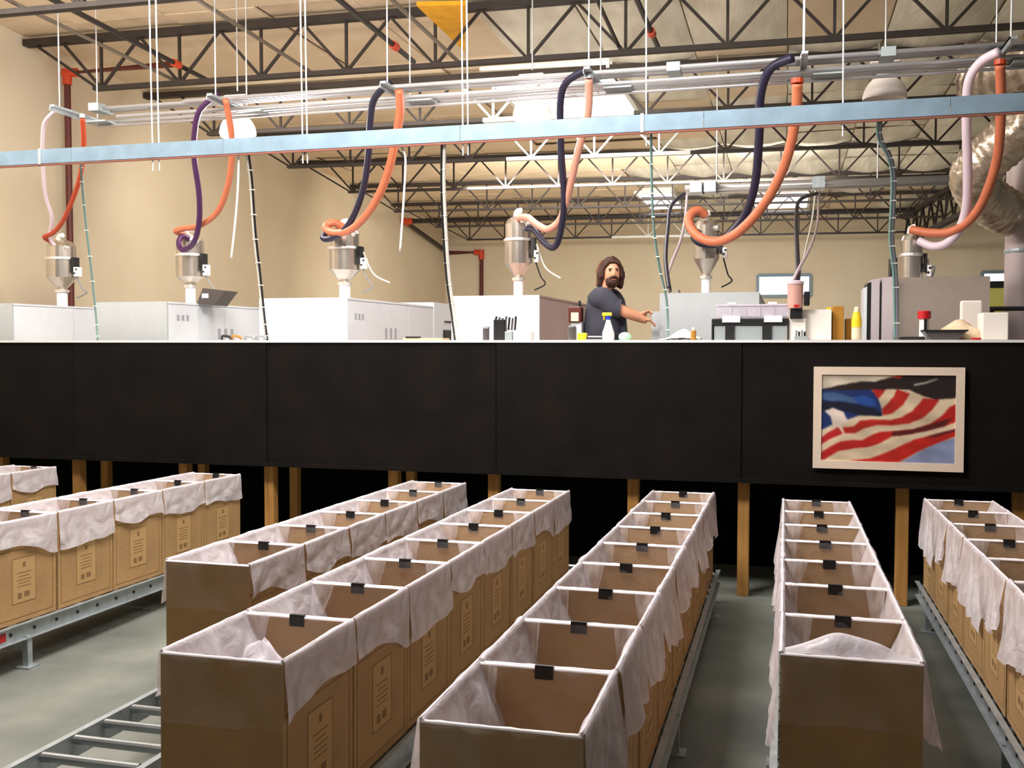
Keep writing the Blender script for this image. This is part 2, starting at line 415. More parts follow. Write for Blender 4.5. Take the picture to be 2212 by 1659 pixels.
# sprinkler mains and risers
def elbowed(name, pts, r, m, lab, corners=(), cat='pipe'):
    t = thing(name, lab, cat, pts[0]); MB().tube(pts, r, 10).build('pipe', m, t)
    for i in corners:
        q = Vector(pts[i]); ds = []
        if i > 0: ds.append((Vector(pts[i-1])-q).normalized())
        if i < len(pts)-1: ds.append((Vector(pts[i+1])-q).normalized())
        for d in ds: MB().tube([q-d*r*1.2, q+d*r*3.5], r*1.35, 10).build('elbow', 'pipe_orange', t, label='orange elbow fitting')
    return t
def onLW(x, y): 
    n = Vector((math.cos(math.atan(.0748)), math.sin(math.atan(.0748)), 0)); return onPl(x, y, (LW(12)+.12, 12, 0), n)
q0 = onLW(145, 158); q0b = onLW(145, 300)
pz = Vector((q0.x, q0.y, ZP))
elbowed('sprinkler_riser', [pz, q0, Vector((q0.x+1.6, q0.y+.05, q0.z+.02))], .045, 'pipe_red', 'dark red sprinkler riser with orange elbow standing at the left wall', (1,))
qa = onLW(874, 478); qb = onLW(972, 541)
yb = lambda x: bx0.y + (x-bx0.x)*math.tan(R(5)) - .12
qc = onPl(1040, 545, (0, yb(0), 0), bn); qa2 = Vector((3.3, qa.y+1.15, qa.z)); qb.z = qc.z
elbowed('sprinkler_main', [qa2, qa, qb], .07, 'pipe_dark', 'thick dark sprinkler main crossing the hall and turning along left wall', (1,))
elbowed('sprinkler_riser', [Vector((qb.x, yb(qb.x), qc.z)), qc, Vector((qc.x, qc.y, ZP))], .07, 'pipe_red', 'dark red sprinkler riser with orange elbow standing at the back wall', (1,))

# ------------------------------------------------------------------ hanging channel, tube rack, lamps
YC = 7.77
mat('copper_cable', (150, 92, 78), .5)
t = thing('hanging_channel', 'long blue-grey steel channel hung on rods across the whole hall above the platform', 'channel', (0, YC, 3.65))
zc0 = onY(1106, 263, YC).z; zc1 = onY(1106, 300, YC).z; H = .125; zc = onY(1106, 283, YC).z
xs = [-8.4, -6.1, -4.6, -2.5, -.6, 1.1, 2.6]
for i in range(6):
    MB().box((xs[i]+.002, YC-.03, zc-H/2), (xs[i+1]-.002, YC-.024, zc+H/2)).box((xs[i]+.002, YC-.024, zc+H/2-.006), (xs[i+1]-.002, YC+.05, zc+H/2)).box((xs[i]+.002, YC-.024, zc-H/2), (xs[i+1]-.002, YC+.05, zc-H/2+.006)).build('channel_length', 'galvanised_blue', t)
MB().tube([(-8.4, YC-.02, zc-H/2-.012), (2.6, YC-.02, zc-H/2-.012)], .009, 6).build('conduit', 'copper_cable', t, label='thin reddish cable under the channel')
for px in (90, 1388): 
    x = onY(px, 300, YC).x; MB().box((x-.012, YC-.036, zc-H/2-.008), (x+.012, YC-.03, zc+H/2+.008)).build('clamp', 'rod_zinc', t)
for px in (328, 342, 653, 663, 1000, 1011, 1397, 1822):
    x = onY(px, 200, YC).x; MB().tube([(x, YC+.0, zc-.17), (x-.02, YC+.0, ZD+.0)], .0062, 6).build('hanger_rod', 'rod_zinc', t)
YR = 9.35
t = thing('tube_rack', 'bundle of parallel silver conveying tubes hung below the roof joists', 'tube rack', (0, YR, 4.4))
zr = 4.43
for k, (dy, dz, x0) in enumerate(((0, .05, -6.0), (.06, .05, -7.1), (.12, .05, -6.5), (.18, .05, -7.1), (0, -.06, -6.8), (.10, -.06, -5.4), (.2, -.06, -7.1))):
    MB().tube([(x0, YR+dy, zr+dz), (3.4, YR+dy, zr+dz)], .021, 10).build('tube', 'tube_alu', t, smooth=True)
MB().tube([(-7.1, YR+.1, zr-.125), (3.4, YR+.1, zr-.125)], .016, 8).build('tube', 'tube_alu', t, smooth=True)
brx = []
for px in (170, 500, 862, 1285, 1735, 2165):
    x = onY(px, 200, YR).x; brx.append(x)
    MB().box((x-.03, YR-.42, zr-.022), (x+.03, YR+.36, zr-.002)).box((x-.03, YR-.42, zr-.06), (x-.024, YR+.36, zr-.002)).build('cross_bracket', 'galvanised', t)
    MB().tube([(x, YR-.3, zr), (x, YR-.3, ZD)], .007, 6).build('hanger_rod', 'rod_zinc', t)
    MB().tube([(x, YR+.3, zr), (x, YR+.3, ZD)], .007, 6).build('hanger_rod', 'rod_zinc', t)
    MB().box((x+.08, YR-.03, zr-.105), (x+.34, YR+.22, zr-.09)).build('label_plate', 'tint_grey', t)
for px in (205, 1455, 1918):
    x = onY(px, 150, YR).x; MB().box((x-.06, YR-.04, zr+.01), (x+.06, YR+.22, zr+.09)).build('coupling_band', 'tint_grey', t)

def bell_lamp(px, py, Y, lit, lab, dia=.42):
    c = onY(px, py, Y); t = thing('high_bay_lamp', lab, 'lamp', (c.x, c.y, c.z), 'bell shaped lamps under the roof')
    r = dia/2; g = MB().lathe(c, [(r*math.cos(q_), .03+1.12*r*math.sin(q_)) for q_ in [k_*.11 for k_ in range(13)]] + [(r*.95*math.cos(q_), .03+1.08*r*math.sin(q_)) for q_ in [k_*.11 for k_ in range(12, -1, -1)]], 28)
    g.f = g.f[:-2]; g.m = g.m[:-2]
    g.build('bell_reflector', 'lamp_housing' if not lit else 'lamp_glass', t, smooth=True)
    MB().lathe((c.x, c.y, c.z+.235), [(.075, 0), (.075, .11), (.05, .13)], 16).build('socket_housing', 'lamp_housing', t)
    MB().box((c.x-.13, c.y-.07, c.z+.36), (c.x+.13, c.y+.07, c.z+.45)).build('ballast_box', 'lamp_housing', t, bevel=.01)
    MB().tube([(c.x, c.y, c.z+.5), (c.x, c.y, ZD+.0)], .008, 6).build('hanger_rod', 'rod_zinc', t)
    if lit:
        MB().lathe((c.x, c.y, c.z), [(r*.93, 0.0), (r*.93, .012)], 24).build('diffuser', 'lamp_glow', t)
        l = bpy.data.lights.new('lamp_light', 'POINT'); l.energy = 90; l.shadow_soft_size = .15; l.color = (1, .93, .88)
        o = bpy.data.objects.new('lamp_light', l); C.objects.link(o); o.location = (0, 0, -.12); o.parent = t
mat('lamp_glass', (240, 214, 210), .3, emit=.8)
bell_lamp(514, 296, 10.15, True, 'lit bell lamp glowing above the second hopper from the left', .40)
bell_lamp(1150, 258, 10.2, True, 'lit bell lamp hanging in front of the large skylight', .40)
bell_lamp(1911, 222, 10.2, False, 'unlit pinkish dome lamp at right, above the channel', .40)

# far second rack with drops
t = thing('tube_rack', 'far pale conveying tube crossing above the two right hoppers', 'tube rack', onY(1480, 405, 14.5))
p = onY(1480, 408, 14.5); q = onY(2080, 397, 14.5)
MB().tube([p, (q.x, 14.5, p.z)], .05, 10).tube([p+Vector((0, .15, -.03)), (q.x, 14.65, p.z-.03)], .035, 10).build('tube', 'tube_alu', t, smooth=True)
for px in (1548, 1895): x = onY(px, 400, 14.5).x; MB().tube([(x, 14.5, p.z), (x, 14.5, ZD)], .01, 6).build('hanger_rod', 'rod_zinc', t)
for px in (1505, 1535, 1768): x = onY(px, 400, 14.5).x; MB().box((x-.08, 14.35, p.z-.07), (x+.08, 14.7, p.z+.08)).build('bracket', 'galvanised', t)

# ------------------------------------------------------------------ moulding machines
YM = 9.5
def mach(x0, x1, ztop, ylen, lab, front='machine_grey', side='machine_white', extra=None):
    t = thing('molding_machine', lab, 'machine', ((x0+x1)/2, YM, ZP), 'moulding machines on the platform')
    MB().box((x0+.05, YM+.04, ZP), (x1-.05, YM+ylen-.05, ZP+.25)).build('base', 'black_plastic', t)
    MB().box((x0+.012, YM+.012, ZP+.25), (x1-.012, YM+ylen, ztop-.012)).build('body', side, t)
    MB().box((x0, YM, ZP+.22), (x1, YM+.02, ztop)).build('front_panel', front, t)
    MB().box((x0, YM+.02, ztop-.02), (x1, YM+ylen, ztop)).build('top_cover', side, t)
    n = 3
    for k in range(n):
        ya = YM+.03 + k*(ylen-.03)/n; yb_ = ya + (ylen-.03)/n-.012
        for sx in (x0-.0, x1-.012): MB().box((sx, ya, ZP+.3), (sx+.012, yb_, ztop-.03)).build('side_panel', side, t)
    return t
def zt_of(px, py): return onY(px, py, YM).z
X = lambda px, Y=YM: onY(px, 650, Y).x
zt = zt_of(282, 652)
M1 = mach(X(25)-.95, X(25), zt_of(25, 655), 3.0, 'white machine cabinet at the far left, beside the left wall')
M2 = mach(X(205), X(360), zt, 3.4, 'white machine with grey front under the second hopper from the left')
M3 = mach(X(560), X(750), zt_of(700, 643), 2.6, 'long white machine with a black framed side window', front='machine_white')
M4 = mach(X(975), X(1165), zt_of(1100, 638), 3.0, 'white machine with mauve-brown side, left of the man', front='machine_white', side='machine_side4')if False else None
mat('machine_rosy', (190, 166, 158), .55, col2=(206, 176, 168), vscale=1.5)
M4 = mach(X(975), X(1165), zt_of(1100, 638), 3.0, 'white fronted machine with rosy brown side, left of the man', front='machine_white', side='machine_rosy')
M5 = mach(X(1425), X(1640), zt_of(1530, 632), 3.0, 'light grey machine behind the clear trays, right of the man', side='machine_grey')
M6 = mach(X(1930), X(2138), zt_of(2040, 598), 1.9, 'tall taupe machine cabinet at the right, highest of the machines', front='machine_taupe', side='machine_mauve')
# details on machines
def sidebox(t, x, ya, yb_, za, zb, nm, m, th=.02, lab=None): MB().box((x-.002, ya, za), (x+th, yb_, zb)).build(nm, m, t, label=lab)
x3 = X(750)
MB().box((X(560)+.05, YM+2.6, ZP), (x3+.01, YM+4.3, zt_of(700, 643)+.05)).build('rear_cabinet', 'machine_white', M3)
sidebox(M3, x3, YM+2.95, YM+4.1, ZP+.45, 2.16, 'side_window', 'black_plastic', .03)
sidebox(M3, x3+.02, YM+3.15, YM+3.95, ZP+.5, 2.06, 'window_pane', 'dark_glass', .02)
sidebox(M3, x3-.0, YM+3.0, YM+4.2, 2.26, 2.28, 'trim_strip', 'black_plastic', .02)
for M, px in ((M2, 360), (M3, 750)):
    x = X(px)
    for k in range(3): sidebox(M, x, YM+.18+.09*k, YM+.23+.09*k, 2.24, 2.30, 'decal', 'decal_grey', .004)
    for k in range(3): sidebox(M, x, YM+1.0+.14*k, YM+1.06+.14*k, 2.04, 2.16, 'decal', 'decal_grey', .004)
for M, x0, x1, zt in ((M1, X(60), X(100), 2.36), (M2, X(330), X(356), 2.36), (M3, X(690), X(735), 2.42)):
    MB().box((x1-.5, YM+1.7, zt), (x1-.1, YM+2.5, zt+.035)).build('top_rail', 'black_plastic', M)
# chamfered side guards of the right machine
x0 = X(1930); z6 = zt_of(2040, 598)
for k, (pa, pb, top, low, mm) in enumerate(((1866, 1873, 622, 690, 'machine_white'), (1873, 1882, 612, 700, 'black_plastic'), (1882, 1900, 604, 734, 'machine_mauve'), (1900, 1905, 612, 734, 'black_plastic'), (1905, 1930, 600, 734, 'machine_mauve'))):
    Yk = YM - .02 - .012*k
    A = X(pa, Yk); B = X(pb, Yk); zt_ = onY(pa, top, Yk).z; zt2 = onY(pb, top-3, Yk).z
    MB().prism([(A, ZP+.2), (B, ZP+.2), (B, zt2), (A, zt_)], Yk, YM+.35, 'y').build('guard', mm, M6)
MB().box((X(1925), YM+.1, z6), (X(1940), YM+.3, z6+.18)).build('stack_light', 'black_plastic', M6)
sidebox(M5, 0, 0, 0, 0, 0, 'x', 'black_plastic') if False else None
MB().box((X(1405), YM+.1, ZP), (X(1426), YM+.9, onY(1415, 672, YM).z)).build('side_box', 'machine_grey', M5)
MB().box((X(1427), YM+.3, zt_of(1430, 632)), (X(1436), YM+.5, zt_of(1430, 620))).build('switch', 'machine_taupe', M5)
MB().box((X(1448), YM+.3, zt_of(1450, 632)), (X(1458), YM+.5, zt_of(1430, 622))).build('switch', 'machine_taupe', M5)

# ------------------------------------------------------------------ hoppers (vacuum loaders)
def hopper(px, ptop, pcone, pneck, pbase, wpx, lab, Y=10.45, kind=0, ztm=None):
    c = onY(px, pbase, Y); s = (onY(px+100, ptop, Y) - onY(px, ptop, Y)).length/100
    r = wpx*s/2; zt = onY(px, ptop, Y).z; zc_ = onY(px, pcone, Y).z; zn = onY(px, pneck, Y).z; zb = ztm - .002
    t = thing('material_hopper', lab, 'hopper', (c.x, c.y, zb), 'steel loader hoppers on the machines')
    hh = zt-zc_
    MB().lathe((c.x, c.y, zc_), [(r, 0), (r, hh*.48)], 24).build('vessel', 'steel_polished', t, smooth=False)
    MB().lathe((c.x, c.y, zc_+hh*.48), [(r*.96, 0), (r*.96, hh*.34), (r*.8, hh*.44), (r*.45, hh*.5), (.001, hh*.52)], 24).build('lid', 'steel_polished', t)
    MB().lathe((c.x, c.y, zc_+hh*.46), [(r*1.08, 0), (r*1.1, .012), (r*1.08, .03)], 24).build('clamp_band', 'steel_band', t)
    MB().lathe((c.x, c.y, zn), [(r*.28, 0), (r*.3, .02), (r, zc_-zn)], 24).build('cone', 'steel_polished', t)
    MB().lathe((c.x, c.y, zn-.02), [(r*.48, 0), (r*.48, .03)], 16).build('flange', 'steel_band', t)
    MB().lathe((c.x, c.y, zb), [(r*.36, 0), (r*.36, zn-zb-.02)], 16).build('throat', 'white_plastic', t)
    # valve block and cable on the right
    MB().box((c.x+r*1.05, c.y-.07, zc_+hh*.12), (c.x+r*1.3, c.y+.03, zc_+hh*.52)).box((c.x+r*.95, c.y-.05, zc_+hh*.2), (c.x+r*1.1, c.y, zc_+hh*.3)).build('valve_block', 'black_plastic', t)
    MB().box((c.x+r*1.3, c.y-.08, zc_+hh*.02), (c.x+r*1.62, c.y, zc_+hh*.26)).build('control_box', 'white_plastic', t)
    for k in range(2): MB().lathe((c.x+r*(1.38+.14*k), c.y-.085, zc_+hh*(.1+.1*k)), [(.012, 0), (.012, .01)], 8, 'y').build('knob', 'black_plastic', t)
    MB().tube(smooth_pts([(c.x+r*1.35, c.y-.03, zc_+hh*.02), (c.x+r*1.7, c.y-.02, zn+.02), (c.x+r*2.0, c.y, zb+.16), (c.x+r*1.2, c.y, zb+.1)]), .008, 6).build('signal_cable', 'cable_black' if kind % 2 else 'cable_stripe', t)
    MB().tube(smooth_pts([(c.x-r*.2, c.y, zt-.06), (c.x-r*.1, c.y-.02, zt+.03), (c.x+r*.3, c.y-.03, zt+.05)]), .03, 8).build('inlet_elbow', 'white_plastic', t, smooth=True)
    MB().tube([(c.x+r*.6, c.y-.04, zt-.12), (c.x+r*.95, c.y-.1, zt-.1)], .026, 8).build('outlet_stub', 'steel_band', t, smooth=True)
    if kind >= 2: MB().tube(smooth_pts([(c.x+r*1.4, c.y-.03, zc_+hh*.4), (c.x+r*2.0, c.y, zc_-.04), (c.x+r*3.1, c.y+.02, zn+.0)]), .009, 6).build('vent_tube', 'cable_white', t)
    return t
hopper(135, 518, 600, 628, 660, 54, 'steel hopper furthest left, in front of the dark red riser', kind=0, ztm=zt_of(25, 655))
hopper(412, 504, 598, 618, 655, 54, 'second steel hopper from the left, with grey scoop bin beside its foot', kind=0, ztm=zt_of(282, 652))
hopper(745, 488, 584, 612, 642, 62, 'third steel hopper from the left, below a small orange hose loop', kind=2, ztm=zt_of(700, 643))
hopper(1120, 466, 570, 602, 636, 58, 'tall steel hopper left of the man, with orange and navy hoses at its right', kind=3, ztm=zt_of(1100, 638))
hopper(1525, 472, 560, 598, 632, 56, 'steel hopper encircled by a big orange and navy hose loop', kind=1, ztm=zt_of(1530, 632))
hopper(1968, 502, 600, 608, 620, 50, 'steel hopper at the right, half hidden behind the tall taupe machine', kind=2, ztm=zt_of(2040, 598))
# scoop bin on machine 2
Yb = 10.1
P = [onY(x, y, Yb) for x, y in ((424, 657), (438, 622), (486, 628), (462, 660))]
t = thing('scoop_bin', 'grey slanted scoop bin with white sticker beside the second hopper', 'bin', P[0])
MB().prism([(p.x, p.z) for p in P], Yb, Yb+.28, 'y').build('bin_body', 'dark_glass', t)
q = onY(440, 638, Yb); MB().box((q.x-.02, Yb-.005, q.z-.03), (q.x+.06, Yb, q.z+.02)).build('sticker', 'white_plastic', t)

# ------------------------------------------------------------------ hoses
def hose(name, pts, ya, yb_, r, m, lab, cat='hose', band=None, k=7, n=10):
    Ls = [0]
    for i in range(1, len(pts)): Ls.append(Ls[-1] + math.hypot(pts[i][0]-pts[i-1][0], pts[i][1]-pts[i-1][1]))
    P = [onY(p[0], p[1], (p[2] if len(p) > 2 else ya + (yb_-ya)*Ls[i]/Ls[-1])) for i, p in enumerate(pts)]
    mb = MB().tube(smooth_pts(P, k), r, n)
    if not band: return tag(mb.build(name, m, None, smooth=True), lab, cat)
    t = thing(name, lab, cat, P[0]); mb.build('hose_body', m, t, smooth=True)
    MB().tube([P[0]+Vector((0, 0, .04)), P[0]-Vector((0, 0, .0))], r*1.15, 10).build('cuff', band, t)
    return t
A, B = YR-.25, 10.3
hose('suction_hose', [(128, 232), (98, 262), (92, 300), (92, 345), (98, 420), (112, 470), (108, 512), (118, 530)], A, B, .022, 'hose_pale', 'thin pale hose arching down to the leftmost hopper')
hose('material_hose', [(178, 255), (181, 300), (178, 350), (168, 400), (140, 470), (116, 502), (96, 512), (110, 522)], A, B, .026, 'hose_orange_dark', 'dark orange hose hanging at the leftmost hopper', band='galvanised')
hose('suction_hose', [(470, 205), (432, 238), (420, 290), (420, 345), (430, 420), (430, 480), (418, 525), (395, 540), (386, 525), (394, 510), (410, 516)], A, B, .030, 'hose_purple', 'purple hose curling at the second hopper from the left')
hose('material_hose', [(487, 215), (500, 290), (500, 350), (490, 410), (468, 460), (430, 488), (396, 494), (380, 500), (402, 508)], A, B, .032, 'hose_orange', 'orange hose sweeping down to the second hopper from the left')
hose('suction_hose', [(842, 178), (808, 215), (799, 270), (795, 340), (784, 410), (762, 470), (735, 505), (712, 516), (698, 514), (706, 502), (730, 500)], A, B, .034, 'hose_navy', 'navy hose hanging to the third hopper from the left')
hose('material_hose', [(862, 195), (864, 240), (853, 310), (834, 385), (805, 445), (770, 487), (740, 502), (712, 500), (704, 488), (722, 481), (742, 492)], A, B, .042, 'hose_orange', 'bright orange hose ending in a small loop at the third hopper')
hose('suction_hose', [(1268, 150), (1222, 180), (1210, 230), (1212, 330), (1219, 430), (1210, 505), (1195, 535), (1172, 520), (1155, 498), (1138, 494)], A, B, .034, 'hose_navy', 'navy hose drooping beside the tall hopper left of the man')
hose('material_hose', [(1272, 170), (1270, 245), (1248, 330), (1232, 400), (1212, 470), (1185, 495), (1160, 485), (1140, 470), (1118, 470)], A, B, .036, 'hose_salmon', 'salmon hose joining the tall hopper left of the man') if False else None
mat('hose_salmon', (206, 146, 126), .45)
hose('material_hose', [(1272, 170), (1270, 245), (1248, 330), (1232, 400), (1212, 470), (1185, 495), (1160, 485), (1140, 470), (1118, 470)], A, B, .036, 'hose_salmon', 'salmon coloured hose joining the tall hopper left of the man', band='galvanised')
hose('suction_hose', [(1712, 125), (1665, 148), (1643, 205), (1640, 290), (1632, 390), (1612, 460), (1578, 505), (1545, 527), (1515, 525), (1500, 512), (1510, 500)], A, B, .040, 'hose_navy', 'thick navy hose hanging in a wide loop at the encircled hopper')
hose('material_hose', [(1722, 180), (1720, 240), (1706, 320), (1680, 390), (1640, 455), (1590, 505), (1545, 522), (1508, 510), (1488, 482), (1493, 462), (1510, 455), (1524, 466)], A, B, .046, 'hose_orange', 'thick orange hose forming the big loop around a hopper', band='hose_orange_dark')
hose('suction_hose', [(2158, 112), (2118, 135), (2092, 180), (2088, 270), (2090, 350), (2088, 440), (2072, 495), (2045, 525), (2015, 532), (1985, 520)], A, B, .040, 'hose_pale', 'pale pink hose bending to the rightmost hopper')
hose('material_hose', [(2160, 140), (2162, 200), (2160, 290), (2150, 360), (2125, 430), (2095, 475), (2055, 500), (2010, 503), (1968, 496)], A, B, .040, 'hose_orange', 'orange hose sweeping down to the rightmost hopper', band='hose_orange_dark')
# second line of drops, further back
hose('suction_hose', [(1478, 418), (1450, 445), (1443, 490), (1438, 560), (1446, 628)], 14.3, 11.2, .026, 'hose_navy', 'dark far hose left of the encircled hopper, reaching a grey machine')
hose('suction_hose', [(1484, 420), (1480, 470), (1470, 520), (1450, 570), (1440, 600)], 14.3, 11.6, .018, 'hose_pale', 'pale thin hose behind the dark far hose at the man\'s right')
hose('suction_hose', [(1764, 418), (1728, 432), (1720, 470), (1722, 540), (1724, 590), (1720, 622), (1718, 642)], 14.3, 8.6, .024, 'hose_navy', 'navy hose dropping to the small pink loader')
hose('suction_hose', [(1768, 420), (1766, 480), (1752, 530), (1726, 580), (1706, 620)], 14.3, 8.7, .015, 'hose_pale', 'pale hose dropping to the small pink loader')
# power and air drops from the channel to the bench
def drop(pts, m1, lab, m2=None, r=.010, Ya=YC+.02, Yb_=8.45):
    P = [onY(x, y, Ya+(Yb_-Ya)*i/(len(pts)-1)) for i, (x, y) in enumerate(pts)]
    P[-1].z = 2.02
    t = thing('air_drop', lab, 'hanging cable', P[-1]); S = smooth_pts(P, 6)
    MB().tube(S, r, 8).build('hose_line', m1, t, smooth=True)
    if m2:
        MB().tube([p+Vector((-.018, -.006, 0)) for p in S], r*.8, 6).build('cord', m2, t, smooth=True)
    for k in range(4, len(S)-2, 3): MB().box((S[k].x-(.028 if m2 else .013), S[k].y-.016, S[k].z-.004), (S[k].x+.016, S[k].y+.014, S[k].z+.004)).build('tie', 'cable_white', t)
drop([(176, 345), (176, 380), (185, 480), (198, 590), (208, 690), (211, 733)], 'cable_teal', 'teal air line hanging between the two leftmost machines')
drop([(537, 330), (545, 395), (552, 500), (563, 600), (572, 690), (578, 733)], 'cable_black', 'black and white cable pair ending between the second and third machines', 'cable_white')
drop([(960, 310), (959, 400), (963, 500), (970, 600), (981, 680), (988, 733)], 'cable_white', 'white line with black cord hanging left of the pen holder', 'cable_black', .016)
drop([(1406, 275), (1408, 400), (1413, 500), (1425, 580), (1440, 650), (1443, 733)], 'cable_teal', 'teal air line hanging just right of the man\'s hand')
drop([(1902, 262), (1903, 300), (1922, 335), (1932, 380), (1930, 460), (1928, 520), (1936, 600), (1938, 733)], 'cable_grey' if 'cable_grey' in MATS else 'cable_stripe', 'grey and teal line hanging in front of the tall taupe machine', 'cable_teal', .014)
for pts, Ya, lab in (([(868, 318), (876, 345), (872, 430), (864, 545)], 7.8, 'thin white cord hanging free, right of the third hopper'),
                ([(516, 322), (514, 400), (508, 480), (499, 560)], 7.8, 'thin pale cord hanging free beside the second hopper'),
                ([(1762, 408), (1755, 470), (1742, 530), (1728, 590)], 14.5, 'thin pale cord hanging near the far back window')):
    tag(MB().tube(smooth_pts([onY(x, y, Ya) for x, y in pts]), .012 if Ya > 12 else .009, 6).build('pull_line', 'cable_white', None, smooth=True), lab, 'cord')

# ducts at right
def duct(name, pts, r, m, lab, rib=0, n=40):
    P = smooth_pts(pts, 16); rs = []
    mb = MB()
    for i in range(len(P)): rs.append(r*(1+.035*math.sin(i*1.7)+.03*noise.noise(P[i]*6)) if rib else r)
    mb.tube(P, rs, n)
    if rib: mb.v = [tuple(Vector(v)+Vector((noise.noise(Vector(v)*13), noise.noise(Vector(v)*13+Vector((5,0,0))), noise.noise(Vector(v)*13+Vector((0,7,0)))))*.022) for v in mb.v]
    return tag(mb.build(name, m, None, smooth=True), lab, 'duct')
duct('foil_duct', [onY(2290, 200, 9.9), onY(2215, 268, 10.1), onY(2150, 325, 10.3), onY(2105, 375, 10.5), onY(2120, 420, 10.8), onY(2165, 455, 11.0), onY(2185, 462, 11.05)], .215, 'duct_foil', 'crumpled silver foil duct bending at the right edge', 1)
duct('foil_duct', [onY(2080, 150, 11.5), onY(2150, 150, 11.4), onY(2260, 120, 11.2), onY(2330, 90, 11.1)], .27, 'duct_foil', 'silver foil duct at the upper right corner under the roof', 1)
t = thing('duct_column', 'pale vertical metal duct standing at the right edge behind the white boxes', 'duct', (onY(2200, 700, 11.3).x, 11.3, ZP))
c = onY(2200, 700, 11.3)
MB().lathe((c.x, c.y, ZP), [(.14, 0), (.14, 3.3), (.13, 3.32)], 24).build('duct_body', 'duct_pale', t, smooth=True)
for k in range(3): MB().lathe((c.x, c.y, ZP+.9+k*.95), [(.145, 0), (.15, .02), (.145, .04)], 24).build('duct_band', 'galvanised', t)
t = thing('guard_rail', 'dark horizontal rail behind the white container at right', 'rail', (onY(2180, 667, 10.6).x, 10.6, ZP))
a_ = onY(2138, 667, 10.6); MB().tube([(a_.x, 10.6, a_.z), (a_.x+.9, 10.6, a_.z)], .022, 8).build('rail', 'black_plastic', t)
for dx in (.02, .85): MB().tube([(a_.x+dx, 10.6, ZP), (a_.x+dx, 10.6, a_.z)], .02, 8).build('post', 'black_plastic', t)
# lime panel beyond
a_ = onY(2140, 622, 20); b_ = onY(2166, 665, 20)
t = thing('lime_curtain', 'lime yellow strip panel seen behind the tall taupe machine', 'panel', (a_.x, 20, ZP))
MB().box((a_.x-.3, 20, ZP), (b_.x+.15, 20.04, a_.z)).build('sheet', 'lime', t) if 'lime' in MATS else (mat('lime', (206, 204, 110), .6), MB().box((a_.x-.3, 20, ZP), (b_.x+.15, 20.04, a_.z)).build('sheet', 'lime', t))
MB().box((a_.x-.34, 19.97, a_.z), (b_.x+.2, 20.07, a_.z+.12)).build('header', 'black_plastic', t)

# ------------------------------------------------------------------ workbench and what stands on it
ZW = 2.02
t = thing('workbench', 'long white worktop running along the top of the dark wall', 'workbench', (-3, 8.4, ZP))
MB().box((-9.2, YW-.012, 2.0), (4.3, 8.75, ZW)).build('worktop', 'worktop', t)
for k in range(7):
    x = -8.9 + k*2.1; MB().box((x, 8.6, ZP), (x+.06, 8.68, 2.0)).build('leg', 'galvanised', t)
Yi = 8.3
def S(px, Y=Yi): return onY(px, 730, Y).x
def Zp(py, Y=Yi, px=1400): return onY(px, py, Y).z
def itembox(name, x0, x1, ytop, m, lab, cat, Y=Yi, dep=.15, bev=.006, group=None):
    a_ = S(x0, Y); b_ = S(x1, Y); z = Zp(ytop, Y, (x0+x1)/2)
    return tag(MB().box((a_, Y, ZW), (b_, Y+dep, z)).build(name, m, None, bevel=bev), lab, cat, group)
# clamps at left
for i, (px, mm) in enumerate(((490, 'black_plastic'), (512, 'amber'), (540, 'tint_grey'), (565, 'tint_grey'))):
    c = onY(px, 727, Yi+.02*i); t = thing('pipe_clamp', ['black-tipped metal clamp at the left end of the clamp row', 'brass coloured clamp lying second in the clamp row', 'grey metal clamp lying third in the clamp row', 'grey metal clamp at the foot of the black and white cables'][i], 'clamp', (c.x, c.y, ZW), 'metal clamps on the worktop')
    MB().tube(smooth_pts([(c.x-.05, c.y, ZW+.012), (c.x-.03, c.y-.02, ZW+.04), (c.x+.02, c.y, ZW+.035), (c.x+.045, c.y, ZW+.014)]), .012, 8).build('jaw', mm, t)
    MB().lathe((c.x, c.y, ZW), [(.02, 0), (.02, .018)], 10).build('screw', 'steel_band', t)
t = thing('cutting_board', 'flat pale wooden board with a black tool on it, left of pen holder', 'board', (S(905), Yi, ZW))
MB().box((S(870), Yi, ZW), (S(955), Yi+.2, ZW+.018)).build('board', 'wood_board', t, bevel=.004)
MB().box((S(876), Yi-.004, ZW+.018), (S(905), Yi+.06, ZW+.034)).build('tool', 'black_plastic', t, bevel=.004)
c = onY(1050, 730, Yi); t = thing('glass_jar', 'small dark glass jar left of the black pen holder', 'jar', (c.x, c.y, ZW))
h = Zp(704)-ZW; MB().lathe((c.x, c.y, ZW), [(.026, 0), (.028, .01), (.028, h*.85)], 14).build('jar_body', 'dark_glass', t)
MB().lathe((c.x, c.y, ZW+h*.85), [(.034, 0), (.034, h*.15)], 14).build('lid', 'tint_grey', t)
t = thing('pen_holder', 'black pen holder with a fan of markers in front of white machine', 'pen holder', (S(1078), Yi, ZW))
MB().box((S(1066), Yi, ZW), (S(1089), Yi+.09, Zp(688))).build('holder_case', 'black_plastic', t, bevel=.004)
for k in range(7):
    x = S(1070+7*k); z0 = Zp(712) if k > 2 else Zp(690); z1 = Zp(681+ (k % 3)*2)
    MB().tube([(x-.01, Yi+.04, z0), (x, Yi+.04, z1)], .009, 8).build('marker', 'dark_glass' if k % 2 else 'black_plastic', t)
    MB().tube([(x, Yi+.04, z1), (x, Yi+.04, z1+.012)], .010, 8).build('marker_cap', 'white_plastic', t)
MB().box((S(1090), Yi+.0, ZW), (S(1106), Yi+.08, Zp(715))).build('front_cup', 'tint_grey', t, bevel=.004)
itembox('plastic_tub', 1108, 1146, 716, 'white_plastic', 'low white tub right of the pen holder', 'tub')
c = onY(1236, 730, Yi); t = thing('grey_canister', 'dark grey canister left of the yellow tape', 'canister', (c.x, c.y, ZW))
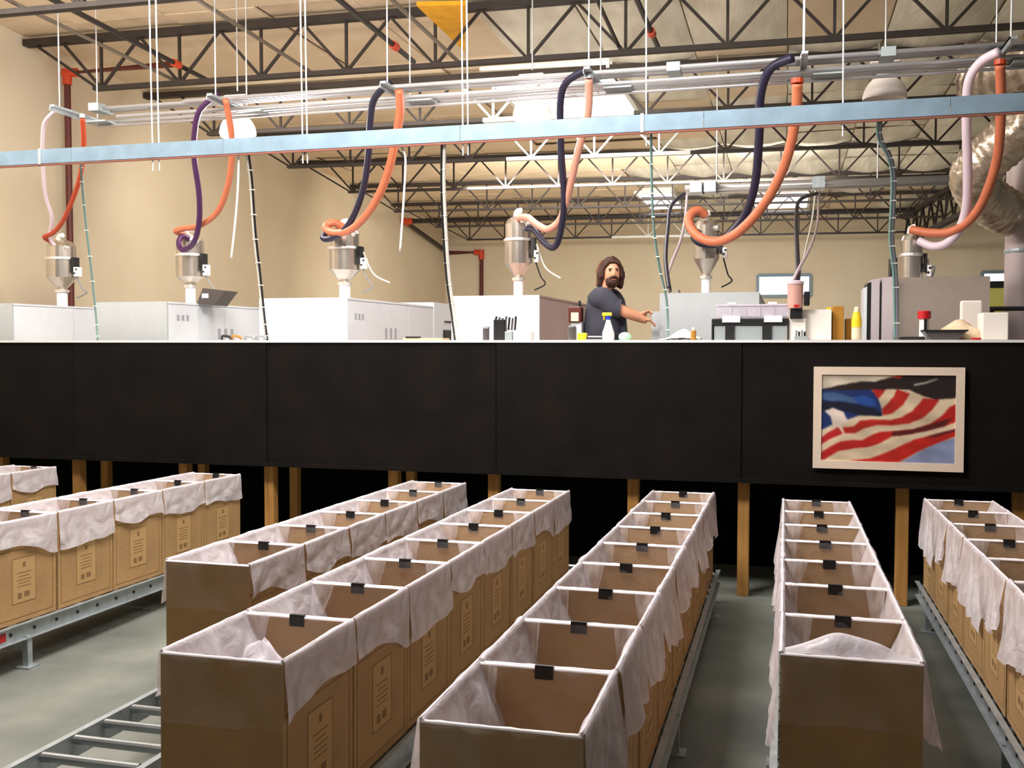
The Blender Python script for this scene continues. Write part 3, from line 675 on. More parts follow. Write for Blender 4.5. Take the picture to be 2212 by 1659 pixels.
MB().lathe((c.x, c.y, ZW), [(.034, 0), (.036, .02), (.036, Zp(706)-ZW)], 16).build('canister_body', 'dark_glass', t); MB().lathe((c.x, c.y, Zp(706)), [(.03, 0), (.03, .012)], 16).build('lid', 'tint_grey', t)
itembox('tape_dispenser', 1247, 1266, 719, 'yellow_plastic', 'yellow tape dispenser left of the man\'s hip', 'tape dispenser', dep=.06)
t = thing('control_pendant', 'brown and cream control pendant with black lever left of the man', 'controller', (S(1242, 9.0), 9.0, ZP))
MB().box((S(1234, 9.0), 9.0, ZP), (S(1256, 9.0), 9.12, Zp(694, 9.0))).build('pedestal', 'machine_white', t)
MB().box((S(1228, 9.0), 8.98, Zp(696, 9.0)), (S(1256, 9.0), 9.1, Zp(661, 9.0))).build('head', 'pipe_red', t, bevel=.01)
MB().box((S(1235, 9.0), 8.965, Zp(693, 9.0)), (S(1251, 9.0), 8.98, Zp(674, 9.0))).build('screen', 'paper_cream', t)
MB().tube([(S(1250, 9.0), 9.04, Zp(661, 9.0)), (S(1250, 9.0), 9.04, Zp(648, 9.0))], .012, 8).build('lever', 'black_plastic', t)
t = thing('magazine_stack', 'dark flat stack of papers in front of the man', 'papers', (S(1285), Yi, ZW))
for k in range(3): MB().box((S(1266+2*k), Yi-.02+.01*k, ZW+.012*k), (S(1301-k), Yi+.14, ZW+.012*k+.010)).build('magazine', ['cable_stripe', 'black_plastic', 'paper_white'][k], t)
# spray bottle
c = onY(1314, 730, Yi-.02); t = thing('spray_bottle', 'white spray bottle with yellow trigger and blue neck in front of man', 'spray bottle', (c.x, c.y, ZW))
hb = Zp(690)-ZW
MB().lathe((c.x, c.y, ZW), [(.045, 0), (.05, .012), (.05, hb*.35), (.035, hb*.6), (.018, hb*.95), (.016, hb)], 20).build('bottle_body', 'white_plastic', t, smooth=True)
MB().lathe((c.x, c.y, ZW+hb), [(.019, 0), (.019, .032)], 14).build('neck_ring', 'blue_plastic', t)
MB().box((c.x-.05, c.y-.014, ZW+hb+.03), (c.x+.028, c.y+.014, ZW+hb+.058)).box((c.x-.04, c.y-.008, ZW+hb-.005), (c.x-.03, c.y+.008, ZW+hb+.03)).build('trigger_head', 'yellow_plastic', t, bevel=.005)
MB().box((c.x-.01, c.y-.052, ZW+.03), (c.x+.035, c.y-.049, ZW+.075)).build('sticker', 'paper_cream', t)
tag(MB().lathe((onY(1348, 730, Yi).x, Yi+.05, ZW), [(.045, 0), (.055, .02), (.05, .045), (.03, .06), (.012, .066)], 14).build('green_pouch', 'green_bag', None, smooth=True), 'pale green translucent pouch right of the spray bottle', 'bag')
# heap of white paper
m = MB(); p0 = S(1412); p1 = S(1512)
m.grid(lambda u, v: (p0+(p1-p0)*u, Yi-.02+.28*v, ZW+.005+(.085*math.exp(-((u-.62)/.28)**2)*math.sin(math.pi*max(.05, v))) + .006*noise.noise(Vector((u*9, v*9, 0)))), 16, 8)
tag(m.build('paper_heap', 'paper_white', None), 'white crumpled paper heap below the grey machine', 'paper')
c = onY(1498, 722, Yi-.04); t = thing('amber_bottle', 'small amber bottle with white cap left of the black crate', 'bottle', (c.x, c.y, ZW))
MB().lathe((c.x, c.y, ZW), [(.022, 0), (.022, .07), (.012, .08)], 12).build('bottle_body', 'amber', t); MB().lathe((c.x, c.y, ZW+.08), [(.013, 0), (.013, .02)], 10).build('cap', 'white_plastic', t)
# black crate with clear tray on top
Yk = 8.34; xa = S(1537, Yk); xb = S(1704, Yk); zt = Zp(688, Yk, 1620)
t = thing('black_crate', 'black slotted crate on the worktop below clear plastic trays', 'crate', ((xa+xb)/2, Yk, ZW))
MB().box((xa, Yk, zt-.055), (xb, Yk+.3, zt)).build('rim', 'black_plastic', t, bevel=.005)
for fx in (.18, .66): MB().box((xa+(xb-xa)*fx, Yk-.006, ZW), (xa+(xb-xa)*(fx+.12), Yk+.02, zt-.05)).build('rib', 'black_plastic', t)
for x_ in (xa, xb-.012): MB().box((x_, Yk, ZW), (x_+.012, Yk+.3, zt-.05)).build('end_wall', 'black_plastic', t)
MB().box((xa+.02, Yk+.01, ZW+.0), (xb-.02, Yk+.28, zt-.06)).build('liner_box', 'tint_grey', t)
xa2 = S(1546, Yk); xb2 = S(1700, Yk); z2 = Zp(658, Yk, 1620)
t = thing('clear_tray', 'clear plastic compartment tray standing on the black crate', 'tray', ((xa2+xb2)/2, Yk, zt))
film('tray_film', (240, 234, 244), .55, .8, 5)
MB().box((xa2, Yk+.02, zt), (xb2, Yk+.28, z2)).build('tray_body', 'tray_film', t, bevel=.004)
for k in range(5): x_ = xa2+(xb2-xa2)*(.05+k*.2); MB().box((x_, Yk+.014, zt+.015), (x_+.1, Yk+.02, z2-.02)).build('compartment_wall', 'tray_film', t)
MB().box((xa2-.005, Yk+.01, z2-.008), (xb2+.005, Yk+.29, z2+.004)).build('lid', 'tray_film', t)
for px in (1560, 1650): x_ = S(px, Yk); MB().box((x_, Yk-.012, zt-.03), (x_+.14, Yk+.02, zt+.02)).build('latch', 'white_plastic', t)
for px in (1570, 1658): x_ = S(px, Yk); MB().box((x_, Yk+.05, z2+.004), (x_+.07, Yk+.15, z2+.022)).build('handle', 'white_plastic', t)
# white carton and pink loader
itembox('white_carton', 1706, 1796, 669, 'paper_white', 'white carton at the right of the black crate', 'carton', Y=8.42, dep=.28)
Yl = 8.38; c = onY(1720, 700, Yl)
t = thing('pink_loader', 'small pink glass loader with black base in front of the white carton', 'loader', (c.x, c.y, ZW))
MB().box((c.x-.045, Yl-.05, Zp(691, Yl)), (c.x+.045, Yl+.03, Zp(668, Yl))).build('motor_base', 'black_plastic', t)
MB().lathe((c.x-.01, Yl-.02, Zp(669, Yl)), [(.055, 0), (.06, .02), (.06, .15), (.062, .19)], 18).build('chamber', 'pink_motor', t)
MB().lathe((c.x-.01, Yl-.02, Zp(669, Yl)+.19), [(.066, 0), (.066, .02), (.04, .03)], 18).build('cap', 'hose_pale', t)
MB().box((c.x+.055, Yl-.04, Zp(664, Yl)), (c.x+.10, Yl, Zp(634, Yl))).build('valve', 'black_plastic', t, bevel=.008)
MB().box((c.x-.02, Yl-.09, Zp(667, Yl)), (c.x+.02, Yl-.075, Zp(662, Yl))).build('button', 'red_plastic', t)
MB().box((c.x-.07, Yl-.02, ZW), (c.x+.07, Yl+.02, Zp(690, Yl))).build('stand', 'paper_white', t)
t = thing('hand_tool_cup', 'small grey cup of hex keys in front of the white carton', 'cup', (S(1728, 8.2), 8.2, ZW))
for k in range(4): MB().tube([(S(1720+6*k, 8.2), 8.2, ZW), (S(1720+6*k, 8.2), 8.2, ZW+.075-.01*(k % 2))], .008, 6).build('key', 'black_plastic' if k % 2 else 'cable_stripe', t)
MB().box((S(1716, 8.2), 8.19, ZW), (S(1744, 8.2), 8.22, ZW+.03)).build('holder', 'tint_grey', t)
itembox('kraft_carton', 1798, 1822, 661, 'kraft_carton', 'tall brown carton with yellow edge right of the white carton', 'carton', Y=8.5, dep=.2)
itembox('kraft_carton', 1826, 1843, 688, 'kraft_carton', 'shorter brown carton in front of the taupe machine\'s guard', 'carton', Y=8.6, dep=.14)
itembox('yellow_card', 1784, 1795, 664, 'yellow_plastic', 'narrow yellow card between the white and tall brown cartons', 'card', Y=8.72, dep=.02)
c = onY(1850, 730, 8.4); t = thing('yellow_bottle', 'yellow detergent bottle left of the taupe machine', 'bottle', (c.x, c.y, ZW))
MB().lathe((c.x, c.y, ZW), [(.035, 0), (.038, .02), (.036, .15), (.02, .24), (.016, .26)], 16).build('bottle_body', 'paper_cream', t, smooth=True)
MB().lathe((c.x, c.y, ZW+.10), [(.039, 0), (.038, .06), (.026, .12)], 16).build('wrap_label', 'yellow_plastic', t)
# red capped tube, tray, bag, containers at right
c = onY(1996, 730, 8.3); t = thing('sealant_can', 'white can with red cap in front of the taupe machine', 'can', (c.x, c.y, ZW))
MB().lathe((c.x, c.y, ZW), [(.034, 0), (.036, .01), (.036, Zp(692)-ZW)], 18).build('can_body', 'white_plastic', t)
MB().lathe((c.x, c.y, Zp(692)), [(.048, 0), (.048, .055), (.044, .06)], 18).build('cap', 'red_plastic', t)
MB().box((c.x-.006, c.y-.04, ZW+.05), (c.x+.012, c.y-.035, Zp(693))).build('stripe', 'black_plastic', t)
t = thing('shallow_tray', 'black and grey shallow tray at right, before the orange bag', 'tray', (S(2045, 8.2), 8.2, ZW))
xa = S(2000, 8.2); xb = S(2092, 8.2)
MB().prism([(xa+.03, ZW), (xb-.08, ZW), (xb-.02, ZW+.065), (xa-.02, ZW+.065)], 8.15, 8.35, 'y').build('tray_body', 'dark_glass', t)
MB().box((xa-.03, 8.14, ZW+.062), (xb-.01, 8.36, ZW+.075)).build('rim', 'black_plastic', t)
t = thing('work_glove', 'dark flat glove lying left of the shallow tray', 'glove', (S(1960, 8.2), 8.2, ZW))
MB().box((S(1950, 8.2), 8.18, ZW), (S(1998, 8.2), 8.28, ZW+.025)).build('palm', 'black_plastic', t, bevel=.01)
for k in range(4): MB().tube([(S(1952, 8.2)-.0, 8.19+.022*k, ZW+.012), (S(1943, 8.2), 8.18+.026*k, ZW+.012)], .010, 6).build('finger', 'black_plastic', t)
m = MB(); p0 = S(2025, 8.42); p1 = S(2125, 8.42)
m.lathe(((p0+p1)/2, 8.5, ZW), [(.16, 0), (.17, .03), (.13, .08), (.08, .12), (.03, .145), (.004, .15)], 20)
m.v = [(v[0]+.02*noise.noise(Vector(v)*14), v[1]+.02*noise.noise(Vector(v)*15), max(ZW, v[2]+(.025*noise.noise(Vector(v)*16) if v[2] > ZW+.01 else 0))) for v in m.v]
mat('bag_peach', (234, 196, 150), .5, vscale=12, col2=(244, 222, 190), bump=.5, bscale=25)
tag(m.build('peach_bag', 'bag_peach', None, smooth=True), 'crumpled peach plastic bag behind the shallow tray', 'bag')
itembox('white_container', 2074, 2122, 649, 'paper_white', 'tall rounded white container in front of the taupe machine', 'container', Y=8.7, dep=.05, bev=.015)
itembox('white_box', 2122, 2178, 675, 'paper_white', 'square white box furthest right on the worktop', 'box', Y=8.3, dep=.22, bev=.008)
tag(MB().box((S(2096, 8.18), 8.1, ZW), (S(2116, 8.18), 8.16, ZW+.015)).build('red_marker', 'red_plastic', None, bevel=.004), 'small dark red piece lying before the white containers', 'marker')

# ------------------------------------------------------------------ flag picture on the dark wall
YF = YW-.03
P = [onY(x, y, YF) for x, y in ((1758, 793), (2085, 793), (2083, 1017), (1755, 1014))]
x0, x1 = P[0].x, P[1].x; z1 = (P[0].z+P[1].z)/2; z0 = (P[2].z+P[3].z)/2
t = thing('flag_picture', 'white framed picture of a waving striped flag on the dark wall', 'picture', ((x0+x1)/2, YF, z0))
bw = .056*(x1-x0)
fr = MB()
fr.box((x0, YF-.006, z0), (x0+bw, YF+.018, z1)).box((x1-bw, YF-.006, z0), (x1, YF+.018, z1)).box((x0+bw, YF-.006, z0), (x1-bw, YF+.018, z0+bw)).box((x0+bw, YF-.006, z1-bw), (x1-bw, YF+.018, z1))
fr.build('frame', 'picture_frame', t)
FP = [((205,192,172), None),
 ((132,142,176), [(1585,850),(1585,1120),(1040,1120),(1250,1000)]),
 ((212,190,160), [(325,1110),(325,780),(600,640),(800,440),(1000,440),(1585,500),(1585,870),(1400,930),(1250,1010),(1060,1120)]),
 ((34,22,20), [(325,452),(500,410),(700,375),(830,375),(1000,328),(1110,305),(1590,305),(1590,515),(1400,530),(1280,500),(1150,445),(1000,440),(800,450),(500,470),(325,470)]),
 ((170,44,34), [(985,335),(1070,305),(1120,305),(1060,345)]),
 ((190,190,180), [(1190,395),(1290,375),(1410,340),(1415,348),(1300,388),(1200,408)]),
 ((22,44,100), [(325,450),(560,455),(800,450),(850,500),(880,560),(900,620),(905,690),(700,685),(580,725),(470,760),(325,830)]),
 ((14,20,44), [(325,560),(500,560),(700,590),(830,620),(905,660),(905,690),(700,685),(560,650),(325,640)]),
 ((64,92,136), [(345,480),(440,470),(620,520),(700,580),(560,560),(400,555),(340,540)]),
 ((30,74,150), [(620,520),(720,500),(830,540),(860,600),(760,600),(680,570)]),
 ((178,34,24), [(800,445),(935,445),(880,520),(862,528),(830,480)]),
 ((178,34,24), [(1040,440),(1160,480),(1100,580),(1000,665),(910,682),(905,620),(960,570),(1010,510)]),
 ((172,32,22), [(1280,520),(1430,530),(1370,620),(1280,700),(1150,755),(1000,770),(850,772),(740,805),(650,852),(560,855),(535,800),(640,790),(700,735),(800,722),(980,722),(1080,700),(1180,640),(1250,565)]),
 ((168,26,34), [(490,798),(540,855),(400,920),(322,972),(322,900),(400,850)]),
 ((176,26,22), [(1590,560),(1590,725),(1480,772),(1300,822),(1100,862),(1000,872),(900,932),(800,972),(640,992),(500,1022),(420,1062),(370,1102),(318,1100),(318,1050),(430,975),(520,930),(620,915),(720,915),(800,870),(880,835),(1000,825),(1200,800),(1350,750),(1450,680),(1520,600)]),
 ((84,18,16), [(1000,828),(1200,802),(1350,755),(1560,690),(1480,772),(1300,822),(1100,862),(1000,870)]),
 ((186,30,20), [(1590,788),(1590,855),(1400,932),(1250,1002),(1060,1112),(600,1107),(800,1080),(950,1022),(1080,960),(1200,900),(1400,842)]),
 ((84,18,16), [(1590,788),(1590,812),(1400,870),(1300,880),(1400,842)]),
 ((224,206,194), [(360,650),(440,618),(500,640),(545,655),(560,700),(600,740),(520,780),(540,840),(500,800),(440,780),(420,700)])]
def inpoly(x, y, p):
    c_ = False; j = len(p)-1
    for i in range(len(p)):
        if (p[i][1] > y) != (p[j][1] > y) and x < (p[j][0]-p[i][0])*(y-p[i][1])/(p[j][1]-p[i][1])+p[i][0]: c_ = not c_
        j = i
    return c_
NX, NZ = 210, 132
vs = []; cols = []
for j in range(NZ+1):
    for i in range(NX+1):
        u = i/NX; v = j/NZ; X_ = 325+1260*u; Y_ = 305+812*v; X_ += 4*noise.noise(Vector((u*20, v*20, 0))); Y_ += 4*noise.noise(Vector((u*20, v*20, 5)))
        vs.append((x0+bw*.9+(x1-x0-1.8*bw)*u, YF+.004, z1-bw*.9-(z1-z0-1.8*bw)*v))
        acc = [0, 0, 0]
        for ox, oy in ((0, 0), (9, 2), (-9, -2), (2, -9), (-2, 9)):
            c_ = FP[0][0]
            for col, p in FP[1:]:
                if inpoly(X_+ox, Y_+oy, p): c_ = col
            acc = [q+w_/5 for q, w_ in zip(acc, c_)]
        k_ = 1+.16*noise.noise(Vector((u*5+v*3, v*9-u*4, 2)))
        cols.append(srgb([min(255, q*k_) for q in acc]))
fs = [(j*(NX+1)+i, (j+1)*(NX+1)+i, (j+1)*(NX+1)+i+1, j*(NX+1)+i+1) for j in range(NZ) for i in range(NX)]
org = ORG[t.name]; me = bpy.data.meshes.new('print'); me.from_pydata([(a[0]-org.x, a[1]-org.y, a[2]-org.z) for a in vs], [], fs)
at = me.color_attributes.new('print', 'FLOAT_COLOR', 'POINT'); at.data.foreach_set('color', [q for c_ in cols for q in c_])
pm = bpy.data.materials.new('flag_print'); pm.use_nodes = True
an = pm.node_tree.nodes.new('ShaderNodeAttribute'); an.attribute_name = 'print'
pm.node_tree.links.new(an.outputs['Color'], pm.node_tree.nodes['Principled BSDF'].inputs['Base Color']); pm.node_tree.nodes['Principled BSDF'].inputs['Roughness'].default_value = .5
me.materials.append(pm); o = bpy.data.objects.new('print', me); C.objects.link(o); o.parent = t

# ------------------------------------------------------------------ wooden posts under the platform
def post(px, Y, lab, w=.09):
    x = onY(px, 1100, Y).x
    tag(MB().box((x-w/2, Y, 0), (x+w/2, Y+w, ZP-.12)).build('wooden_post', 'post_wood', None, bevel=.004), lab, 'post', 'wooden posts under the platform')
for px, lab in ((0, 'wooden post at the left photo edge behind the far left boxes'), (166, 'wooden post behind the gap between the two leftmost box rows'), (396, 'short visible wooden post above the left box row'),
                (581, 'front wooden post in the wide gap right of the left box row'), (849, 'wooden post above the row behind the roller track'), (1065, 'wooden post behind the long row ending left of centre'),
                (1367, 'wooden post at the left of the centre row\'s far end'), (1606, 'tall wooden post in the dark aisle left of the straight row'), (1950, 'tall wooden post below the flag picture'), (2204, 'wooden post cut by the right edge of the photo')):
    post(px, 8.16, lab)
for px, lab in ((226, 'dim rear wooden post behind the left gap'), (398+38, 'dim rear post behind the left box row'), (634, 'dim rear wooden post in the wide gap right of the left box row'), (886, 'dim rear post near the far end of the row behind the roller track')):
    post(px, 8.62, lab, .08)

# ------------------------------------------------------------------ cartons with liners on roller conveyors
BW, BL, BH, PIT = .455, .558, .62, .572
SL = .0182
zbot = lambda Y: .385 - SL*Y
def tri_noise(a, b, s): return noise.noise(Vector((a, b, s)))
def make_box(seed, front=False, long_skirt=0.0, tuft=False, hump=False):
    rnd = random.Random(seed)
    t = thing('cardboard_box', None, None, (0, 0, 0))
    w_, l_, th = BW/2, BL/2, .007
    m = MB(); m.cur = 0
    for (a_, b_) in (((-w_, -l_, 0), (-w_+th, l_, BH)), ((w_-th, -l_, 0), (w_, l_, BH)), ((-w_+th, -l_, 0), (w_-th, -l_+th, BH)), ((-w_+th, l_-th, 0), (w_-th, l_, BH)), ((-w_+th, -l_+th, 0), (w_-th, l_-th, .01))): m.box(a_, b_)
    m.build('carton', 'cardboard', t)
    # printed outline and label panel on both long sides
    for sx in (-1, 1):
        pr = MB(); x = sx*(w_+.0012)
        def q(y0, y1, z0, z1, mb=pr, xx=x): mb.box((min(xx, xx-sx*.001), y0, z0), (max(xx, xx-sx*.001), y1, z1))
        for (a_, b_, c_, d_) in ((-.25, .25, .445, .449), (-.25, .25, .03, .034), (-.25, -.246, .03, .449), (.246, .25, .03, .449), (-.27, .27, .475, .478)): q(a_, b_, c_, d_)
        for (a_, b_, c_, d_) in ((-.10, .10, .392, .396), (-.10, .10, .118, .122), (-.10, -.096, .118, .396), (.096, .10, .118, .396)): q(a_, b_, c_, d_)
        for z, wd in ((.30, .06), (.278, .045), (.256, .06), (.236, .05), (.216, .058)): q(-wd, wd, z, z+.005)
        q(-.055, -.02, .145, .18); q(.0, .045, .15, .182); q(-.012, .012, .335, .365)
        pr.build('printed_label', 'print_brown', t)
        pp = MB(); q(-.096, .096, .122, .392, pp, sx*(w_+.0006)); pp.build('label_patch', 'print_pale', t)
    # liner: one film per long side, running up inside, over the rim and down outside
    for sx in (-1, 1):
        base = rnd.uniform(.15, .21) + long_skirt*rnd.uniform(.5, 1); tilt = rnd.uniform(-.09, .09); ph = rnd.uniform(0, 50)
        dep = rnd.uniform(.42, .5); inn = rnd.uniform(.15, .21) if sx < 0 else rnd.uniform(.08, .17); sk = rnd.uniform(-.6, .6)
        def side(u, v, sx=sx, base=base, tilt=tilt, ph=ph, dep=dep, inn=inn, sk=sk):
            y = -l_ + 2*l_*u
            if v < .42:
                q = 1-v/.42
                k = inn*(q**1.0)*(1+sk*(u-.5)) + .045*(abs(tri_noise(u*3+q, q*1.5, ph+9))**.8)*min(1, q*3)
                return (sx*(w_-.012-k), y*(1-.04*q), BH+.004-dep*q)
            if v < .52:
                a_ = math.pi*(1-(v-.42)/.10); r_ = .012+.009*max(0, tri_noise(u*3.5, ph, 0))
                return (sx*(w_-.003 + r_*math.cos(a_)), y, BH+r_*math.sin(a_)+.002)
            q = (v-.52)/.48
            hem = base + tilt*(u-.5) + .07*tri_noise(u*1.6, ph, 1) + .012*tri_noise(u*5, ph, 2) + long_skirt*.5*max(0, tri_noise(u*4, ph, 7))
            fold = (abs(tri_noise(u*4+q*.5, q*.7, ph))**.6)*.055*(.15+q) if long_skirt else (abs(tri_noise(u*2+q*.8, q*1.2, ph))**.8)*.02*(.15+q)
            return (sx*(w_+.006+fold+.006*q), y, BH+.002-hem*q)
        MB().grid(side, 30, 34).build('liner', 'liner_white', t, smooth=True, label='white plastic liner folded over the rim')
        MB().tube([(sx*(w_-.003), -l_+2*l_*k_/12, BH+.011+.003*tri_noise(k_*.7, ph, 3)) for k_ in range(13)], .0045, 6).build('liner_rim', 'liner_edge', t, smooth=True)
    for sy in (-1, 1):
        def rimy(u, v, sy=sy):
            x = -w_ + 2*w_*u; a_ = math.pi*v; r_ = .0075 + .003*tri_noise(u*12, sy*7+seed, 0)
            return (x, sy*(l_-.003) + r_*math.cos(a_), BH+r_*math.sin(a_))
        MB().grid(rimy, 16, 5).build('liner_rim', 'liner_edge', t, smooth=True)
    for k_ in range(3):
        sx = (-1, 1, -1)[k_]; sy = (1, 1, -1)[k_]; wd = rnd.uniform(.04, .13); dp = rnd.uniform(.15, .38); ph = rnd.uniform(0, 60)
        if k_ and rnd.random() < .35: continue
        def gather(u, v, sx=sx, sy=sy, wd=wd, dp=dp, ph=ph):
            wv = wd*(1-v)**.8
            x = sx*(w_-.02 - wv*u - .03*v) ; y = sy*(l_-.018 - .012*v - .10*(1-u)*v - .018*abs(tri_noise(u*5, v*3, ph)))
            return (x, y, BH+.006 - dp*v + .008*tri_noise(u*6, v*3, ph+4)*(1-v))
        MB().grid(gather, 9, 9).build('gathered_liner', 'liner_mid', t, smooth=True)
    if hump:
        def hf(u, v):
            b_ = max(0, math.sin(math.pi*min(1, u*1.05)))**1.3*(1+.35*tri_noise(u*4, 2, seed))
            return (-w_+.01+(2*w_-.02)*u, -l_+.012+.09*v+.02*tri_noise(u*3, v*2, 5), BH+.005+.062*b_*math.sin(math.pi*.5*min(1, v*1.6)) - .05*max(0, v-.7))
        MB().grid(hf, 24, 8).build('billowed_liner', 'liner_white', t, smooth=True, label='liner billowing above the front rim')
    if tuft:
        def tf(u, v):
            a_ = u*2*math.pi; r_ = .11*(1-v)**.7+.02
            return (-.02+r_*math.cos(a_)+.03*tri_noise(u*5, v*4, 3), .03+r_*math.sin(a_)+.03*tri_noise(u*5, v*4, 8), BH-.2+.17*v+.03*tri_noise(u*7, v*5, 12))
        MB().grid(tf, 18, 8).build('bunched_liner', 'liner_white', t, smooth=True)
    for sy in (-1, 1):
        def face(u, v, sy=sy):
            x = (-w_+.02 + (2*w_-.04)*u)*(1-.25*v)
            return (x, sy*(l_-.012-.035*v-.012*tri_noise(u*5, v*4, seed+sy)), BH+.002-.46*v)
        MB().grid(face, 12, 8).build('clear_liner_fold', 'liner_clear', t, smooth=True, label='clear fold of the liner')
    if front:
        def fs_(u, v): return (-w_-.006+(2*w_+.012)*u, -l_-.006-.012*abs(tri_noise(u*4, v*2, seed)), BH+.004-(.23+.02*tri_noise(u*3, 1, seed))*v)
        MB().grid(fs_, 16, 6).build('clear_liner_fold', 'liner_clear', t, smooth=True, label='clear fold of the liner')
    MB().box((-.03, l_-.013, BH-.03), (.03, l_-.009, BH+.014)).box((-.03, l_+.0, BH-.02), (.03, l_+.004, BH+.014)).box((-.03, l_-.013, BH+.010), (.03, l_+.004, BH+.014)).build('clip', 'clip_black', t)
    return t
protos = {}
for k in range(5): protos[k] = make_box(11+k*7, False, 0)
for k in range(3): protos['long%d' % k] = make_box(101+k*5, False, .14)
for k in range(2): protos['f%d' % k] = make_box(60+k, True, 0, tuft=(k == 1))
protos['fl'] = make_box(77, True, .16)
protos['fh'] = make_box(83, True, .10, hump=True)
TREES = {k: tree_of(v) for k, v in protos.items()}
used = set()
ORD = ['nearest the camera', 'second', 'third', 'fourth', 'fifth', 'sixth', 'seventh', 'eighth', 'ninth']
def place_box(kind, x, Y, lab, group):
    loc = (x, Y, zbot(Y)); rot = (-math.atan(SL), 0, random.uniform(-.012, .012))
    if kind not in used: used.add(kind); o = protos[kind]; o.location = loc; o.rotation_euler = rot
    else: o = copy_tree(protos[kind], TREES[kind], loc, rot)
    o['label'] = lab; o['category'] = 'box'; o['group'] = group
ROWS = [  # x centre, front y, count, description, long skirts?, count from which end
    (-6.62, 7.83-3*PIT, 3, 'row cut by the left photo edge', 0, 'wall'),
    (-4.73, 7.79-7*PIT, 7, 'left row beyond the bare floor', 0, 'wall'),
    (-2.70, 4.34, 6, 'row behind the empty roller track', 0, 'cam'),
    (-1.80, 2.96, 8, 'long row right of the roller track', 0, 'cam'),
    (-.735, 2.585, 9, 'centre row nearest the camera', 1, 'cam'),
    (.225, 3.52, 7, 'straight row left below the flag picture', 2, 'cam'),
    (1.215, 7.85-8*PIT, 8, 'slanting row at the right photo edge', 1, 'wall')]
for ri, (xc, y0, n, desc, lg, frm) in enumerate(ROWS):
    for k in range(n):
        Y = y0 + PIT*(k+.5)
        if lg == 0: kind = 'f1' if (ri == 3 and k == 0) else ('f0' if (k == 0 and frm == 'cam') else (k*2+ri) % 5)
        else: kind = ('fh' if lg == 2 else 'fl') if (k == 0 and frm == 'cam') else (('long%d' % ((k+ri) % 3)) if (lg == 1 or k % 2) else (k+1) % 5)
        if frm == 'cam': lab = 'lined box, %s, in the %s' % ('nearest the camera' if k == 0 else ORD[k] + ' from the camera', desc)
        else: j = n-1-k; lab = 'lined box, %s the dark wall, in the %s' % ('closest to' if j == 0 else ORD[j] + ' from', desc)
        lab = lab.replace('in the centre row nearest the camera', 'in the long centre row')
        place_box(kind, xc, Y, lab, 'lined cartons in the ' + desc)
# conveyors
def conveyor(xc, y0, y1, lab, bolt_side=0):
    hw = BW/2+.012; t = thing('roller_conveyor', lab, 'conveyor', (xc, y0, 0), 'roller conveyors on the floor')
    def Z(Y): return zbot(Y)-.003
    for sx in (-1, 1):
        x = xc+sx*hw; m = MB()
        m.bar((x, y0, Z(y0)-.05), (x, y1, Z(y1)-.05), .004, .10)
        m.bar((x+sx*.014, y0, Z(y0)-.002), (x+sx*.014, y1, Z(y1)-.002), .03, .004)
        m.bar((x+sx*.014, y0, Z(y0)-.10), (x+sx*.014, y1, Z(y1)-.10), .03, .004)
        r_ = m.build('side_rail', 'galvanised', t)
    for k in range(3):
        for sx in (-1, 1):
            Y = y0+.35+k*(y1-y0-.9)/2; x = xc+sx*hw
            MB().box((x-.02, Y, 0.012), (x+.02, Y+.04, Z(Y)-.09)).box((x-.05, Y-.03, 0), (x+.05, Y+.07, .012)).build('leg', 'galvanised', t)
        MB().box((xc-hw+.02, Y+.01, .1), (xc+hw-.02, Y+.03, .13)).build('cross_brace', 'galvanised', t)
    me = None; bm_ = None; Y = y0+.08; 
    while Y < y1-.03:
        if me is None:
            o = MB().lathe((0, 0, 0), [(.008, -hw), (.008, -hw+.01), (.021, -hw+.012), (.021, hw-.012), (.008, hw-.01), (.008, hw)], 12, 'x').build('roller', 'roller_steel', None); me = o
        else: o = me.copy(); C.objects.link(o)
        if bolt_side:
            if bm_ is None: bm_ = MB().lathe((0, 0, 0), [(.011, 0), (.011, .005)], 6, 'x').build('bolt', 'black_plastic', None); b_ = bm_
            else: b_ = bm_.copy(); C.objects.link(b_)
            b_.parent = t; b_.location = (bolt_side*(hw+.003) - (.005 if bolt_side < 0 else 0), Y-y0, zbot(Y)-.055)
        o.parent = t; o.location = (0, Y-y0, zbot(Y)-.0225)
        Y += .2
    return t
cd_ = ['roller conveyor under the far left row of boxes', 'roller conveyor under the left row, with its galvanised rail facing the bare floor', 'roller conveyor with an empty stretch of rollers at the lower left',
       'roller conveyor under the long row right of the empty rollers', 'roller conveyor under the long centre row of boxes', 'roller conveyor under the straight row below the flag picture', 'roller conveyor with bright rail under the row at the right edge']
for (xc, y0, n, desc, lg, frm), lb in zip(ROWS, cd_):
    tc_ = conveyor(xc, 2.0 if xc > -4 else 2.6, 8.0, lb, {-4.73: 1, 1.215: -1, .225: -1, -2.70: 1}.get(xc, 0))
    if 'left row' in lb:
        x = xc+BW/2+.016; p = onPl(12, 1362, (x, 0, 0), (1, 0, 0))
        MB().box((x, p.y-.1, zbot(p.y)-.08), (x+.002, p.y, zbot(p.y)-.03)).build('sticker', 'red_plastic', tc_, label='red sticker'); MB().box((x, p.y-.17, zbot(p.y)-.08), (x+.002, p.y-.1, zbot(p.y)-.03)).build('sticker', 'white_plastic', tc_, label='white sticker')

